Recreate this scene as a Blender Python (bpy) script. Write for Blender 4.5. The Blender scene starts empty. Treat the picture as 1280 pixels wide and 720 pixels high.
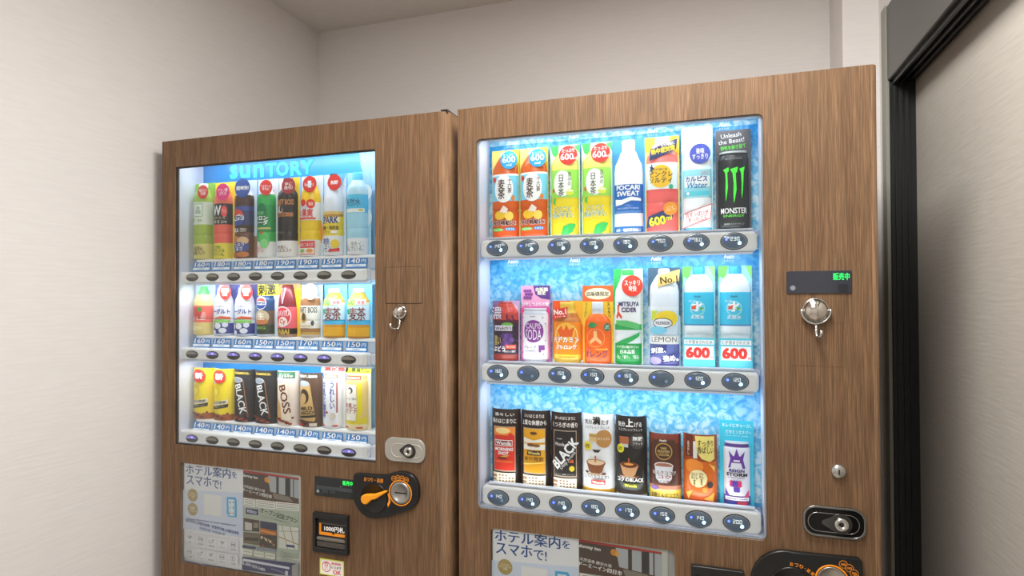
import bpy, bmesh, math, random
import numpy as np
from mathutils import Vector, Matrix

random.seed(7)
SC = bpy.context.scene
COL = SC.collection

# ------------------------------------------------------------------ camera, light, exposure
F_PX = 753.96
CAM = np.array([0.0, -1.30, 1.3937])
MT = np.array([[0.94958078, -0.00793663, -0.31342201],
               [0.31349127, 0.00993032, 0.94953916],
               [-0.00442376, -0.9999192, 0.0119177]])      # columns: right, down, forward

cam_d = bpy.data.cameras.new('camera')
cam_d.sensor_width = 36.0
cam_d.lens = F_PX / 1280 * 36.0
cam_d.clip_start = 0.02
cam_o = bpy.data.objects.new('camera', cam_d)
COL.objects.link(cam_o)
_r, _d, _f = MT[:, 0], MT[:, 1], MT[:, 2]
cam_o.matrix_world = Matrix(((_r[0], -_d[0], -_f[0], CAM[0]), (_r[1], -_d[1], -_f[1], CAM[1]),
                             (_r[2], -_d[2], -_f[2], CAM[2]), (0, 0, 0, 1)))
SC.camera = cam_o

W = bpy.data.worlds.new('world'); SC.world = W; W.use_nodes = True
W.node_tree.nodes['Background'].inputs[0].default_value = (0.9, 0.95, 1, 1)
W.node_tree.nodes['Background'].inputs[1].default_value = 0.05

def area(name, loc, sx, sy, power, aim, col=(1, 1, 1), spread=math.pi):
    l = bpy.data.lights.new(name, 'AREA'); l.shape = 'RECTANGLE'; l.size = sx; l.size_y = sy
    l.energy = power; l.color = col; l.spread = spread
    o = bpy.data.objects.new(name, l); COL.objects.link(o); o.location = loc
    o.rotation_euler = Vector(aim).to_track_quat('-Z', 'Y').to_euler()
    return o
CEIL = 2.468
LIGHTS = [(-0.12, -0.50, 0.50, 27), (-0.40, -1.80, 0.60, 18)]        # x, y, size, watts of the square ceiling lights
for lx, ly, ls, lw in LIGHTS:
    area('ceiling_light_glow', (lx, ly, CEIL - 0.022), ls - 0.04, ls - 0.04, lw, (0, 0, -1), (1.0, 0.985, 0.965))
VS = SC.view_settings
VS.view_transform = 'Standard'; VS.look = 'None'; VS.gamma = 1.0; VS.exposure = 0.27
VS.use_curve_mapping = False
LED_W = dict(left=0.60, right=0.50)                                     # watts of each display light

def at(px, py, Y=0.0):
    d = MT @ np.array([(px - 640) / F_PX, (py - 360) / F_PX, 1.0])
    t = (Y - CAM[1]) / d[1]
    return float(CAM[0] + d[0] * t), float(CAM[2] + d[2] * t)

# ------------------------------------------------------------------ materials
def lin(c): return c / 12.92 if c <= 0.04045 else ((c + 0.055) / 1.055) ** 2.4
def hexc(h): return tuple(lin(int(h[i:i + 2], 16) / 255) for i in (0, 2, 4)) + (1.0,)
_mats = {}
def pal(h, rough=0.45, metal=0.0, emit=0.0, spec=0.4):
    k = (h, rough, metal, emit, spec)
    if k in _mats: return _mats[k]
    m = bpy.data.materials.new('paint_' + h); m.use_nodes = True
    b = m.node_tree.nodes['Principled BSDF']
    b.inputs['Base Color'].default_value = hexc(h); b.inputs['Roughness'].default_value = rough
    b.inputs['Metallic'].default_value = metal; b.inputs['Specular IOR Level'].default_value = spec
    if emit:
        b.inputs['Emission Color'].default_value = hexc(h); b.inputs['Emission Strength'].default_value = emit
    m.diffuse_color = hexc(h)
    _mats[k] = m
    return m

def new_mat(name):
    m = bpy.data.materials.new(name); m.use_nodes = True
    nt = m.node_tree
    return m, nt, nt.nodes['Principled BSDF'], nt.nodes.new, nt.links.new

def ramp(N, L, fac, stops):
    r = N('ShaderNodeValToRGB'); e = r.color_ramp.elements
    while len(e) < len(stops): e.new(0.5)
    for i, (p, c) in enumerate(stops):
        e[i].position = p; e[i].color = hexc(c) if isinstance(c, str) else (c, c, c, 1)
    L(fac, r.inputs[0]); return r

def wood_mat(off):
    m, nt, b, N, L = new_mat('wood_grain_laminate')
    tc = N('ShaderNodeTexCoord')
    def mp(sx, sz, k):
        q = N('ShaderNodeMapping'); q.inputs['Scale'].default_value = (sx, 6, sz)
        q.inputs['Location'].default_value = (off + k, k * 2.3, k); L(tc.outputs['Object'], q.inputs[0]); return q
    # broad distortion makes the cathedral figure, stretched along the height
    q1 = mp(3.0, 0.7, 1.0); n1 = N('ShaderNodeTexNoise'); n1.inputs['Scale'].default_value = 1.6; n1.inputs['Detail'].default_value = 3
    L(q1.outputs[0], n1.inputs[0])
    q2 = mp(30, 0.45, 3.0)
    add = N('ShaderNodeVectorMath'); add.operation = 'MULTIPLY_ADD'; add.inputs[1].default_value = (5.5, 0, 0)
    L(n1.outputs['Color'], add.inputs[0]); L(q2.outputs[0], add.inputs[2])
    n2 = N('ShaderNodeTexNoise'); n2.inputs['Scale'].default_value = 2.4; n2.inputs['Detail'].default_value = 9; n2.inputs['Roughness'].default_value = 0.7
    L(add.outputs[0], n2.inputs[0])
    q3 = mp(620, 16, 5.0); n3 = N('ShaderNodeTexNoise'); n3.inputs['Scale'].default_value = 1; n3.inputs['Detail'].default_value = 3
    L(q3.outputs[0], n3.inputs[0])
    r1 = ramp(N, L, n2.outputs[0], [(0.20, '59412d'), (0.44, '674d36'), (0.56, '6c523a'), (0.80, '775c44')])
    r3 = ramp(N, L, n3.outputs[0], [(0.33, 0.30), (0.5, 0.48), (0.66, 0.74)])
    mx = N('ShaderNodeMixRGB'); mx.blend_type = 'OVERLAY'; mx.inputs[0].default_value = 0.75
    L(r1.outputs[0], mx.inputs[1]); L(r3.outputs[0], mx.inputs[2]); L(mx.outputs[0], b.inputs['Base Color'])
    bp = N('ShaderNodeBump'); bp.inputs['Strength'].default_value = 0.12; bp.inputs['Distance'].default_value = 0.0004
    L(n3.outputs[0], bp.inputs['Height']); L(bp.outputs[0], b.inputs['Normal'])
    b.inputs['Roughness'].default_value = 0.5; b.inputs['Specular IOR Level'].default_value = 0.3
    return m

def paper_mat(name, c1, c2, axis):
    """Wallpaper with fine horizontal ribs."""
    m, nt, b, N, L = new_mat(name)
    tc = N('ShaderNodeTexCoord'); q = N('ShaderNodeMapping')
    q.inputs['Scale'].default_value = (30, 30, 300); L(tc.outputs['Object'], q.inputs[0])
    n = N('ShaderNodeTexNoise'); n.inputs['Scale'].default_value = 0.5; n.inputs['Detail'].default_value = 2; L(q.outputs[0], n.inputs[0])
    q2 = N('ShaderNodeMapping'); q2.inputs['Scale'].default_value = (14, 14, 150); L(tc.outputs['Object'], q2.inputs[0])
    n2 = N('ShaderNodeTexNoise'); n2.inputs['Scale'].default_value = 1.0; n2.inputs['Detail'].default_value = 1; L(q2.outputs[0], n2.inputs[0])
    ad = N('ShaderNodeMath'); ad.operation = 'ADD'; L(n.outputs[0], ad.inputs[0]); L(n2.outputs[0], ad.inputs[1])
    r = ramp(N, L, n2.outputs[0], [(0.35, c1), (0.65, c2)]); L(r.outputs[0], b.inputs['Base Color'])
    bp = N('ShaderNodeBump'); bp.inputs['Strength'].default_value = 0.22; bp.inputs['Distance'].default_value = 0.001
    L(ad.outputs[0], bp.inputs['Height']); L(bp.outputs[0], b.inputs['Normal'])
    b.inputs['Roughness'].default_value = 0.85; b.inputs['Specular IOR Level'].default_value = 0.2
    return m

def noisy_mat(name, c1, c2, scale, rough=0.7):
    m, nt, b, N, L = new_mat(name)
    tc = N('ShaderNodeTexCoord'); n = N('ShaderNodeTexNoise'); n.inputs['Scale'].default_value = scale; n.inputs['Detail'].default_value = 4
    L(tc.outputs['Object'], n.inputs[0]); r = ramp(N, L, n.outputs[0], [(0.3, c1), (0.7, c2)])
    L(r.outputs[0], b.inputs['Base Color']); b.inputs['Roughness'].default_value = rough
    return m

def glass_mat():
    m = bpy.data.materials.new('clear_glazing'); m.use_nodes = True; nt = m.node_tree; nt.nodes.clear()
    N, L = nt.nodes.new, nt.links.new
    t = N('ShaderNodeBsdfTransparent'); t.inputs[0].default_value = (0.97, 0.985, 0.985, 1)
    g = N('ShaderNodeBsdfGlossy'); g.inputs['Roughness'].default_value = 0.03
    f = N('ShaderNodeFresnel'); f.inputs[0].default_value = 1.3
    mx = N('ShaderNodeMixShader'); o = N('ShaderNodeOutputMaterial')
    L(f.outputs[0], mx.inputs[0]); L(t.outputs[0], mx.inputs[1]); L(g.outputs[0], mx.inputs[2]); L(mx.outputs[0], o.inputs[0])
    return m

def clear_plastic():
    m = bpy.data.materials.new('clear_plastic'); m.use_nodes = True; nt = m.node_tree; nt.nodes.clear()
    N, L = nt.nodes.new, nt.links.new
    t = N('ShaderNodeBsdfTransparent'); t.inputs[0].default_value = (0.93, 0.94, 0.98, 1)
    g = N('ShaderNodeBsdfGlossy'); g.inputs['Roughness'].default_value = 0.15
    d = N('ShaderNodeBsdfDiffuse'); d.inputs[0].default_value = (0.85, 0.85, 0.95, 1)
    mx = N('ShaderNodeMixShader'); mx.inputs[0].default_value = 0.12
    m2 = N('ShaderNodeMixShader'); m2.inputs[0].default_value = 0.3; o = N('ShaderNodeOutputMaterial')
    L(t.outputs[0], mx.inputs[1]); L(g.outputs[0], mx.inputs[2]); L(mx.outputs[0], m2.inputs[1]); L(d.outputs[0], m2.inputs[2]); L(m2.outputs[0], o.inputs[0])
    return m

def ice_mat(z_top, pitch):
    """Printed icy film behind the drinks; the picture repeats for each of the three rows."""
    m, nt, b, N, L = new_mat('icy_blue_print')
    tc = N('ShaderNodeTexCoord')
    n = N('ShaderNodeTexNoise'); n.inputs['Scale'].default_value = 14; n.inputs['Detail'].default_value = 2; L(tc.outputs['Object'], n.inputs[0])
    ad = N('ShaderNodeVectorMath'); ad.operation = 'MULTIPLY_ADD'; ad.inputs[1].default_value = (0.06, 0.06, 0.06)
    L(n.outputs['Color'], ad.inputs[0]); L(tc.outputs['Object'], ad.inputs[2])
    v = N('ShaderNodeTexVoronoi'); v.feature = 'DISTANCE_TO_EDGE'; v.inputs['Scale'].default_value = 42; L(ad.outputs[0], v.inputs['Vector'])
    n2 = N('ShaderNodeTexNoise'); n2.inputs['Scale'].default_value = 55; n2.inputs['Detail'].default_value = 4; n2.inputs['Distortion'].default_value = 1.5; L(tc.outputs['Object'], n2.inputs[0])
    a2 = N('ShaderNodeMath'); a2.operation = 'MULTIPLY_ADD'; a2.inputs[1].default_value = 0.7; L(v.outputs[0], a2.inputs[0]); L(n2.outputs[0], a2.inputs[2])
    sx = N('ShaderNodeSeparateXYZ'); L(tc.outputs['Object'], sx.inputs[0])
    f1 = N('ShaderNodeMath'); f1.operation = 'SUBTRACT'; f1.inputs[0].default_value = z_top; L(sx.outputs[2], f1.inputs[1])
    f2 = N('ShaderNodeMath'); f2.operation = 'DIVIDE'; f2.inputs[1].default_value = pitch; L(f1.outputs[0], f2.inputs[0])
    f3 = N('ShaderNodeMath'); f3.operation = 'FRACT'; L(f2.outputs[0], f3.inputs[0])
    r = ramp(N, L, a2.outputs[0], [(0.40, '0f86d2'), (0.58, '2a9fe0'), (0.75, '55b9ea')])
    r2 = ramp(N, L, a2.outputs[0], [(0.40, '5fb9e4'), (0.56, '93d2ee'), (0.72, 'd8eef8')])
    mx = N('ShaderNodeMixRGB'); rb = ramp(N, L, f3.outputs[0], [(0.10, 0.0), (0.55, 1.0)])
    L(rb.outputs[0], mx.inputs[0]); L(r.outputs[0], mx.inputs[1]); L(r2.outputs[0], mx.inputs[2]); L(mx.outputs[0], b.inputs['Base Color'])
    b.inputs['Roughness'].default_value = 0.35
    return m

def sky_film_mat(x0, x1, z0, z1):
    """Printed film: plain saturated blue fading to pale cyan on one side."""
    m, nt, b, N, L = new_mat('blue_sky_print')
    tc = N('ShaderNodeTexCoord'); s = N('ShaderNodeSeparateXYZ'); L(tc.outputs['Object'], s.inputs[0])
    mr = N('ShaderNodeMapRange'); mr.inputs[1].default_value = x0; mr.inputs[2].default_value = x1; L(s.outputs[0], mr.inputs[0])
    n = N('ShaderNodeTexNoise'); n.inputs['Scale'].default_value = 6; L(tc.outputs['Object'], n.inputs[0])
    a = N('ShaderNodeMath'); a.operation = 'MULTIPLY_ADD'; a.inputs[1].default_value = 0.25; L(n.outputs[0], a.inputs[0]); L(mr.outputs[0], a.inputs[2])
    r = ramp(N, L, a.outputs[0], [(0.1, '1489d8'), (0.7, '1f9ae2'), (1.02, '4bb8ea'), (1.2, 'b5e0f2')])
    L(r.outputs[0], b.inputs['Base Color']); b.inputs['Roughness'].default_value = 0.3
    return m

# ------------------------------------------------------------------ objects
_world = {}
def put(name, me, parent=None, mats=None, loc=(0, 0, 0)):
    """Link a mesh (built in world space, or about loc) as an object, child of parent."""
    if isinstance(me, bmesh.types.BMesh):
        d = bpy.data.meshes.new(name); me.to_mesh(d); me.free(); me = d
    me.name = name
    if mats:
        for m in (mats if isinstance(mats, (list, tuple)) else [mats]): me.materials.append(m)
    o = bpy.data.objects.new(name, me); COL.objects.link(o)
    loc = Vector(loc)
    _world[o.name] = loc.copy()
    if parent is not None:
        o.parent = parent; o.location = loc - _world[parent.name]
    else: o.location = loc
    return o
def empty(name, loc):
    o = bpy.data.objects.new(name, None); COL.objects.link(o); o.location = loc; o.empty_display_size = 0.05
    _world[o.name] = Vector(loc); return o
def tag(o, label, cat=None, group=None, kind=None):
    o['label'] = label
    if cat: o['category'] = cat
    if group: o['group'] = group
    if kind: o['kind'] = kind
    return o
def struct(name, me, mats, parent=None, label=None):
    o = put(name, me, parent, mats); o['kind'] = 'structure'
    if label: o['label'] = label
    return o

def box(x0, y0, z0, x1, y1, z1, bev=0.0, seg=2, bm=None):
    b = bmesh.new()
    bmesh.ops.create_cube(b, size=1)
    for v in b.verts: v.co = ((x0 + x1) / 2 + v.co.x * (x1 - x0), (y0 + y1) / 2 + v.co.y * (y1 - y0), (z0 + z1) / 2 + v.co.z * (z1 - z0))
    if bev: bmesh.ops.bevel(b, geom=b.edges[:], offset=bev, segments=seg, affect='EDGES', profile=0.5)
    if bm is None: return b
    d = bpy.data.meshes.new('t'); b.to_mesh(d); b.free(); bm.from_mesh(d); bpy.data.meshes.remove(d); return bm

def rrect(x0, z0, x1, z1, r, n=5):
    pts = []
    for cx, cz, a0 in ((x1 - r, z1 - r, 0), (x0 + r, z1 - r, 90), (x0 + r, z0 + r, 180), (x1 - r, z0 + r, 270)):
        for i in range(n + 1):
            a = math.radians(a0 + 90 * i / n); pts.append((cx + r * math.cos(a), cz + r * math.sin(a)))
    return pts
def oval(cx, cz, rx, rz, n=28):
    return [(cx + rx * math.cos(2 * math.pi * i / n), cz + rz * math.sin(2 * math.pi * i / n)) for i in range(n)]

_dg = lambda: bpy.context.evaluated_depsgraph_get()
def slab(loops, y0, y1, bev=0.0, bseg=2):
    """Outline with holes in the x-z plane, extruded from y0 (front) to y1 (back)."""
    c = bpy.data.curves.new('s', 'CURVE'); c.dimensions = '2D'; c.fill_mode = 'BOTH'
    c.extrude = max((y1 - y0) / 2 - bev, 0); c.bevel_depth = bev; c.bevel_resolution = bseg; c.offset = -bev
    for lp in loops:
        s = c.splines.new('POLY'); s.points.add(len(lp) - 1); s.use_cyclic_u = True
        for p, q in zip(s.points, lp): p.co = (q[0], q[1], 0, 1)
    o = bpy.data.objects.new('s', c); COL.objects.link(o)
    me = bpy.data.meshes.new_from_object(o.evaluated_get(_dg()))
    bpy.data.objects.remove(o); bpy.data.curves.remove(c)
    me.materials.clear()
    b = bmesh.new(); b.from_mesh(me); bpy.data.meshes.remove(me)
    ym = (y0 + y1) / 2
    for v in b.verts: v.co = (v.co.x, ym - v.co.z, v.co.y)
    bmesh.ops.remove_doubles(b, verts=b.verts[:], dist=1e-6)
    bmesh.ops.recalc_face_normals(b, faces=b.faces[:])
    return b
def px_loop(pts, Y=0.0): return [at(x, y, Y) for x, y in pts]
def px_rect(x0, y0, x1, y1, Y=0.0):
    """World x0,z0,x1,z1 of an upright rectangle seen between two photo corners."""
    xm, ym = (x0 + x1) / 2, (y0 + y1) / 2
    return at(x0, ym, Y)[0], at(xm, y1, Y)[1], at(x1, ym, Y)[0], at(xm, y0, Y)[1]

def dome(rx, rz, d, rings=4, n=24, y=0.0):
    """Shallow elliptical cap bulging towards -y by d."""
    b = bmesh.new(); prev = None
    for i in range(rings):
        t = 1 - i / rings; dep = d * (1 - t * t)
        cur = [b.verts.new((rx * t * math.cos(2 * math.pi * k / n), y - dep, rz * t * math.sin(2 * math.pi * k / n))) for k in range(n)]
        if prev:
            for k in range(n): b.faces.new((prev[k], prev[(k + 1) % n], cur[(k + 1) % n], cur[k]))
        prev = cur
    c = b.verts.new((0, y - d, 0))
    for k in range(n): b.faces.new((prev[k], prev[(k + 1) % n], c))
    for f in b.faces: f.smooth = True
    return b
def lathe_y(prof, n=24, cx=0, cz=0):
    """Solid of revolution about the y axis; prof = [(radius, y), ...]."""
    b = bmesh.new(); prev = None
    for r, y in prof:
        cur = [b.verts.new((cx + r * math.cos(2 * math.pi * k / n), y, cz + r * math.sin(2 * math.pi * k / n))) for k in range(n)]
        if prev:
            for k in range(n): b.faces.new((prev[k], prev[(k + 1) % n], cur[(k + 1) % n], cur[k]))
        prev = cur
    b.faces.new(prev)
    bmesh.ops.remove_doubles(b, verts=b.verts[:], dist=1e-6)
    for f in b.faces: f.smooth = True
    bmesh.ops.recalc_face_normals(b, faces=b.faces[:])
    return b
def tube(pts, r, n=8):
    b = bmesh.new(); pts = [Vector(p) for p in pts]; prev = None
    for i, p in enumerate(pts):
        t = (pts[min(i + 1, len(pts) - 1)] - pts[max(i - 1, 0)]).normalized()
        a = t.orthogonal().normalized() if i == 0 else (pa - t * pa.dot(t)).normalized()
        pa = a; c = t.cross(a)
        cur = [b.verts.new(p + (a * math.cos(2 * math.pi * k / n) + c * math.sin(2 * math.pi * k / n)) * r) for k in range(n)]
        if prev:
            for k in range(n): b.faces.new((prev[k], prev[(k + 1) % n], cur[(k + 1) % n], cur[k]))
        else: b.faces.new(cur)
        prev = cur
    b.faces.new(prev)
    for f in b.faces: f.smooth = len(f.verts) == 4
    bmesh.ops.recalc_face_normals(b, faces=b.faces[:])
    return b

# ------------------------------------------------------------------ printed matter: flat ops -> mesh
_txt_c = bpy.data.curves.new('t', 'FONT'); _txt_c.resolution_u = 2; _txt_c.align_x = 'CENTER'; _txt_c.space_line = 0.92
_txt_o = bpy.data.objects.new('t', _txt_c); COL.objects.link(_txt_o)
_txt_cache = {}
def text_geo(s, bold, res=2):
    k = (s, bold, res)
    if k not in _txt_cache:
        _txt_c.body = s; _txt_c.offset = min(bold, .006); _txt_c.resolution_u = res; _txt_o.update_tag()
        dg = _dg(); dg.update()
        me = bpy.data.meshes.new_from_object(_txt_o.evaluated_get(dg))
        v = np.array([q.co[:2] for q in me.vertices]) if len(me.vertices) else np.zeros((0, 2))
        fs = [tuple(p.vertices) for p in me.polygons]
        bpy.data.meshes.remove(me)
        n0 = max(len(v), 1)
        if bold > .008:                                   # bold = the glyphs printed again slightly shifted
            d = bold * .8; sh = ((-d, 0), (d, 0)) if bold < .025 else ((-d, -d), (d, -d), (d, d), (-d, d))
            n = len(v); v = np.vstack([v + q for q in sh]); fs = [tuple(i + n * j for i in f) for j in range(len(sh)) for f in fs]
        lo, hi = v.min(0), v.max(0)
        _txt_cache[k] = ((v - (lo + hi) / 2) / np.maximum(hi - lo, 1e-4), fs, np.repeat(np.arange(len(v) // n0), n0) / 5.0)
    return _txt_cache[k]

# ops: all centred boxes / outlines; colour = hex or (hex, emission)
def R(u0, v0, u1, v1, c): return ('p', [(u0, v0), (u1, v0), (u1, v1), (u0, v1)], c)
def P(pts, c): return ('p', pts, c)
def E(u, v, ru, rv, c): return ('e', u, v, ru, rv, c)          # ru of the width, rv of the height
def O(u, v, r, c): return ('o', u, v, r, c)                     # a true circle, r of the width
def T(s, u, v, w, h, c, rot=0, bold=0.012, sh=0): return ('t', s, u, v, w, h, c, rot, bold, sh)

_slots = {}
def col_mat(c, rough=0.4):
    return pal(c[0], rough, 0, c[1]) if isinstance(c, tuple) else pal(c, rough)

def build_ops(ops, w, h, org=(0, 0), eps=0.00016, rough=0.4):
    """Bmesh with x,y flat in metres and z = stacking height; returns (bm, materials)."""
    b = bmesh.new(); mats = []; idx = {}
    def mi(c):
        if c not in idx: idx[c] = len(mats); mats.append(col_mat(c, rough))
        return idx[c]
    for i, op in enumerate(ops):
        z = eps * (i + 1); lift = None
        if op[0] == 'p':
            pts = [((u - org[0]) * w, (v - org[1]) * h) for u, v in op[1]]; c = op[2]; fs = [tuple(range(len(pts)))]
        elif op[0] == 'e':
            _, u, v, ru, rv, c = op; pts = oval((u - org[0]) * w, (v - org[1]) * h, ru * w, rv * h, 22); fs = [tuple(range(22))]
        elif op[0] == 'o':
            _, u, v, r, c = op; pts = oval((u - org[0]) * w, (v - org[1]) * h, r * w, r * w, 22); fs = [tuple(range(22))]
        else:
            _, s, u, v, tw, th, c, rot, bold, sh = op
            g, fs, lift = text_geo(s, bold)
            q = g * (tw * w, th * h); q[:, 0] += sh * q[:, 1]
            a = math.radians(rot); q = q @ np.array([[math.cos(a), math.sin(a)], [-math.sin(a), math.cos(a)]])
            pts = q + ((u - org[0]) * w, (v - org[1]) * h)
        vs = [b.verts.new((p[0], p[1], z if lift is None else z + eps * lift[j])) for j, p in enumerate(pts)]; m = mi(c)
        for f in fs:
            try: nf = b.faces.new([vs[k] for k in f]); nf.material_index = m
            except ValueError: pass
    return b, mats

def slice_bm(b, xs, ys=()):
    for n, vals in (((1, 0, 0), xs), ((0, 1, 0), ys)):
        for x in vals:
            bmesh.ops.bisect_plane(b, geom=b.verts[:] + b.edges[:] + b.faces[:], plane_co=(x * n[0], x * n[1], 0), plane_no=n, dist=1e-6)

def print_px(name, ops, parent, Y, mat_rough=0.4, eps=0.00016):
    """Print ops given in photo pixels onto the upright plane y = Y."""
    conv = []
    for op in ops:
        if op[0] == 'p':
            if len(op[1]) == 4 and op[1][0][0] == op[1][3][0] and op[1][0][1] == op[1][1][1] and op[1][1][0] == op[1][2][0]:
                (a, bq), (cx, d) = op[1][0], op[1][2]
                x0, z1 = at(a, bq, Y); x1, z0 = at(cx, d, Y)
                conv.append(R(x0, z0, x1, z1, op[2]))
            else: conv.append(P([at(x, y, Y) for x, y in op[1]], op[2]))
            continue
        if op[0] == 't': s, u, v = op[1:4]
        else: u, v = op[1:3]
        x, z = at(u, v, Y); sx = at(u + .5, v, Y)[0] - at(u - .5, v, Y)[0]; sz = at(u, v - .5, Y)[1] - at(u, v + .5, Y)[1]
        if op[0] == 't': conv.append(('t', s, x, z, op[4] * sx, op[5] * sz) + op[6:])
        elif op[0] == 'e': conv.append(('e', x, z, op[3] * sx, op[4] * sz, op[5]))
        else: conv.append(('e', x, z, op[3] * sz, op[3] * sz, op[4]))
    b, mats = build_ops(conv, 1, 1, eps=eps, rough=mat_rough)
    for v in b.verts: v.co = (v.co.x, Y - v.co.z, v.co.y)
    return put(name, b, parent, mats)

# ------------------------------------------------------------------ the room
XL, XR, YB, YF = -1.513, 0.446, 0.78, -3.0
WALLP = paper_mat('ribbed_wallpaper', 'dad6d3', 'ddd9d6', 'x')
struct('floor', box(XL - .1, YF - .1, -.06, XR + .2, YB + .1, 0), noisy_mat('floor_vinyl', 'b0a89e', 'b8b0a6', 18, .45))
struct('ceiling', box(XL - .1, YF - .1, CEIL, XR + .2, YB + .1, CEIL + .06), noisy_mat('ceiling_paper', 'dedad4', 'e2ded8', 40, .9))
struct('wall_left', box(XL - .08, YF - .08, 0, XL, YB + .08, CEIL), WALLP)
struct('wall_back', box(XL, YB, 0, XR + .1, YB + .08, CEIL), WALLP)
struct('wall_front', box(XL, YF - .08, 0, XR + .1, YF, CEIL), WALLP)
struct('wall_column', box(0.356, 0.592, 0, XR, YB, CEIL), WALLP)
# right wall: a framed opening whose recessed leaf is papered like the wall
OY0, OY1, OZ, HZ = -1.15, 0.50, 1.9494, 2.144
wr = bmesh.new()
box(XR, YF, 0, XR + .16, OY0 - .04, CEIL, bm=wr); box(XR, OY1 + .04, 0, XR + .16, YB, CEIL, bm=wr)
box(XR, OY0 - .04, HZ, XR + .16, OY1 + .04, CEIL, bm=wr)
struct('wall_right', wr, WALLP)
FRAME_LIT = pal('474643', .38, .0, 0, .5)  # frame metal in the greyer tone of the lit header face
FRAME_SHADED = pal('1b1d1d', .35, .0, 0, .5)  # same frame metal, shade painted into the colour for jambs and track
hd = bmesh.new(); box(XR - .004, OY0, OZ, 0.52, OY1, HZ, .002, 1, bm=hd)
head = struct('trim_1', hd, FRAME_LIT, label='dark grey metal header above the recessed papered leaf')
tr = bmesh.new()
for k, (a, c) in enumerate(((.452, .458), (.468, .474), (.484, .490))): box(a, OY0, OZ - .012, c, OY1, OZ, bm=tr)
put('track', tr, head, FRAME_SHADED)
jb = bmesh.new(); box(XR + .0005, OY1 - .004, 0, 0.52, OY1 + .03, OZ, .001, 1, bm=jb)
for a in (.456, .470, .484): box(a, OY1 - .009, 0, a + .005, OY1 - .004, OZ, bm=jb)
struct('trim_2', jb, FRAME_SHADED, label='dark grey metal jamb with painted shade beside the recessed papered leaf')
struct('trim_3', box(XR - .008, OY1 + .001, 0, XR + .001, OY1 + .040, HZ + .004, .001, 1), pal('8d8d82', .5), label='thin pale grey edge strip of the door frame')
jb2 = bmesh.new(); box(XR - .004, OY0 - .04, 0, 0.52, OY0, OZ, bm=jb2)
struct('trim_4', jb2, FRAME_SHADED)
door = struct('door_1', box(0.5045, OY0, 0.004, 0.535, OY1, OZ - .002), paper_mat('ribbed_door_paper', 'a8a299', 'aca69d', 'y'), label='papered leaf recessed in a dark metal frame')
struct('baseboard_left', box(XL, YF, 0, XL + .009, YB, .06), pal('4a3a2e', .5))
struct('baseboard_back', box(XL + .009, YB - .009, 0, 0.356, YB, .06), pal('4a3a2e', .5))
for i, (lx, ly, ls, lw) in enumerate(LIGHTS):
    e = empty('ceiling_light', (lx, ly, CEIL))
    tag(e, 'square ceiling light beside the vending machines' if i == 0 else 'square ceiling light at the far end from the vending machines', 'ceiling light')
    h_ = ls / 2
    fb = slab([[(-h_, -h_), (h_, -h_), (h_, h_), (-h_, h_)], [(-h_ + .02, -h_ + .02), (h_ - .02, -h_ + .02), (h_ - .02, h_ - .02), (-h_ + .02, h_ - .02)]], 0, .02)
    for v in fb.verts: v.co = (v.co.x + lx, v.co.z + ly, CEIL - v.co.y)
    put('frame', fb, e, pal('e8e8e4', .5))
    put('diffuser', box(lx - h_ + .02, ly - h_ + .02, CEIL - .012, lx + h_ - .02, ly + h_ - .02, CEIL - .004), e, pal('fff6ea', .6, 0, 2.0))

# ------------------------------------------------------------------ vending machines
TOP = 1.83
GLASS, CLEAR = glass_mat(), clear_plastic()
WHITE = pal('fafafa', .35); LINER = pal('e6e9f6', .4)
CHROME = pal('c9c9c6', .18, 1.0); STEEL = pal('a9a9a4', .35, .85)
BLK = pal('161717', .32); BLK2 = pal('0a0a0a', .5)
ORANGE = 'f0921e'

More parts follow.
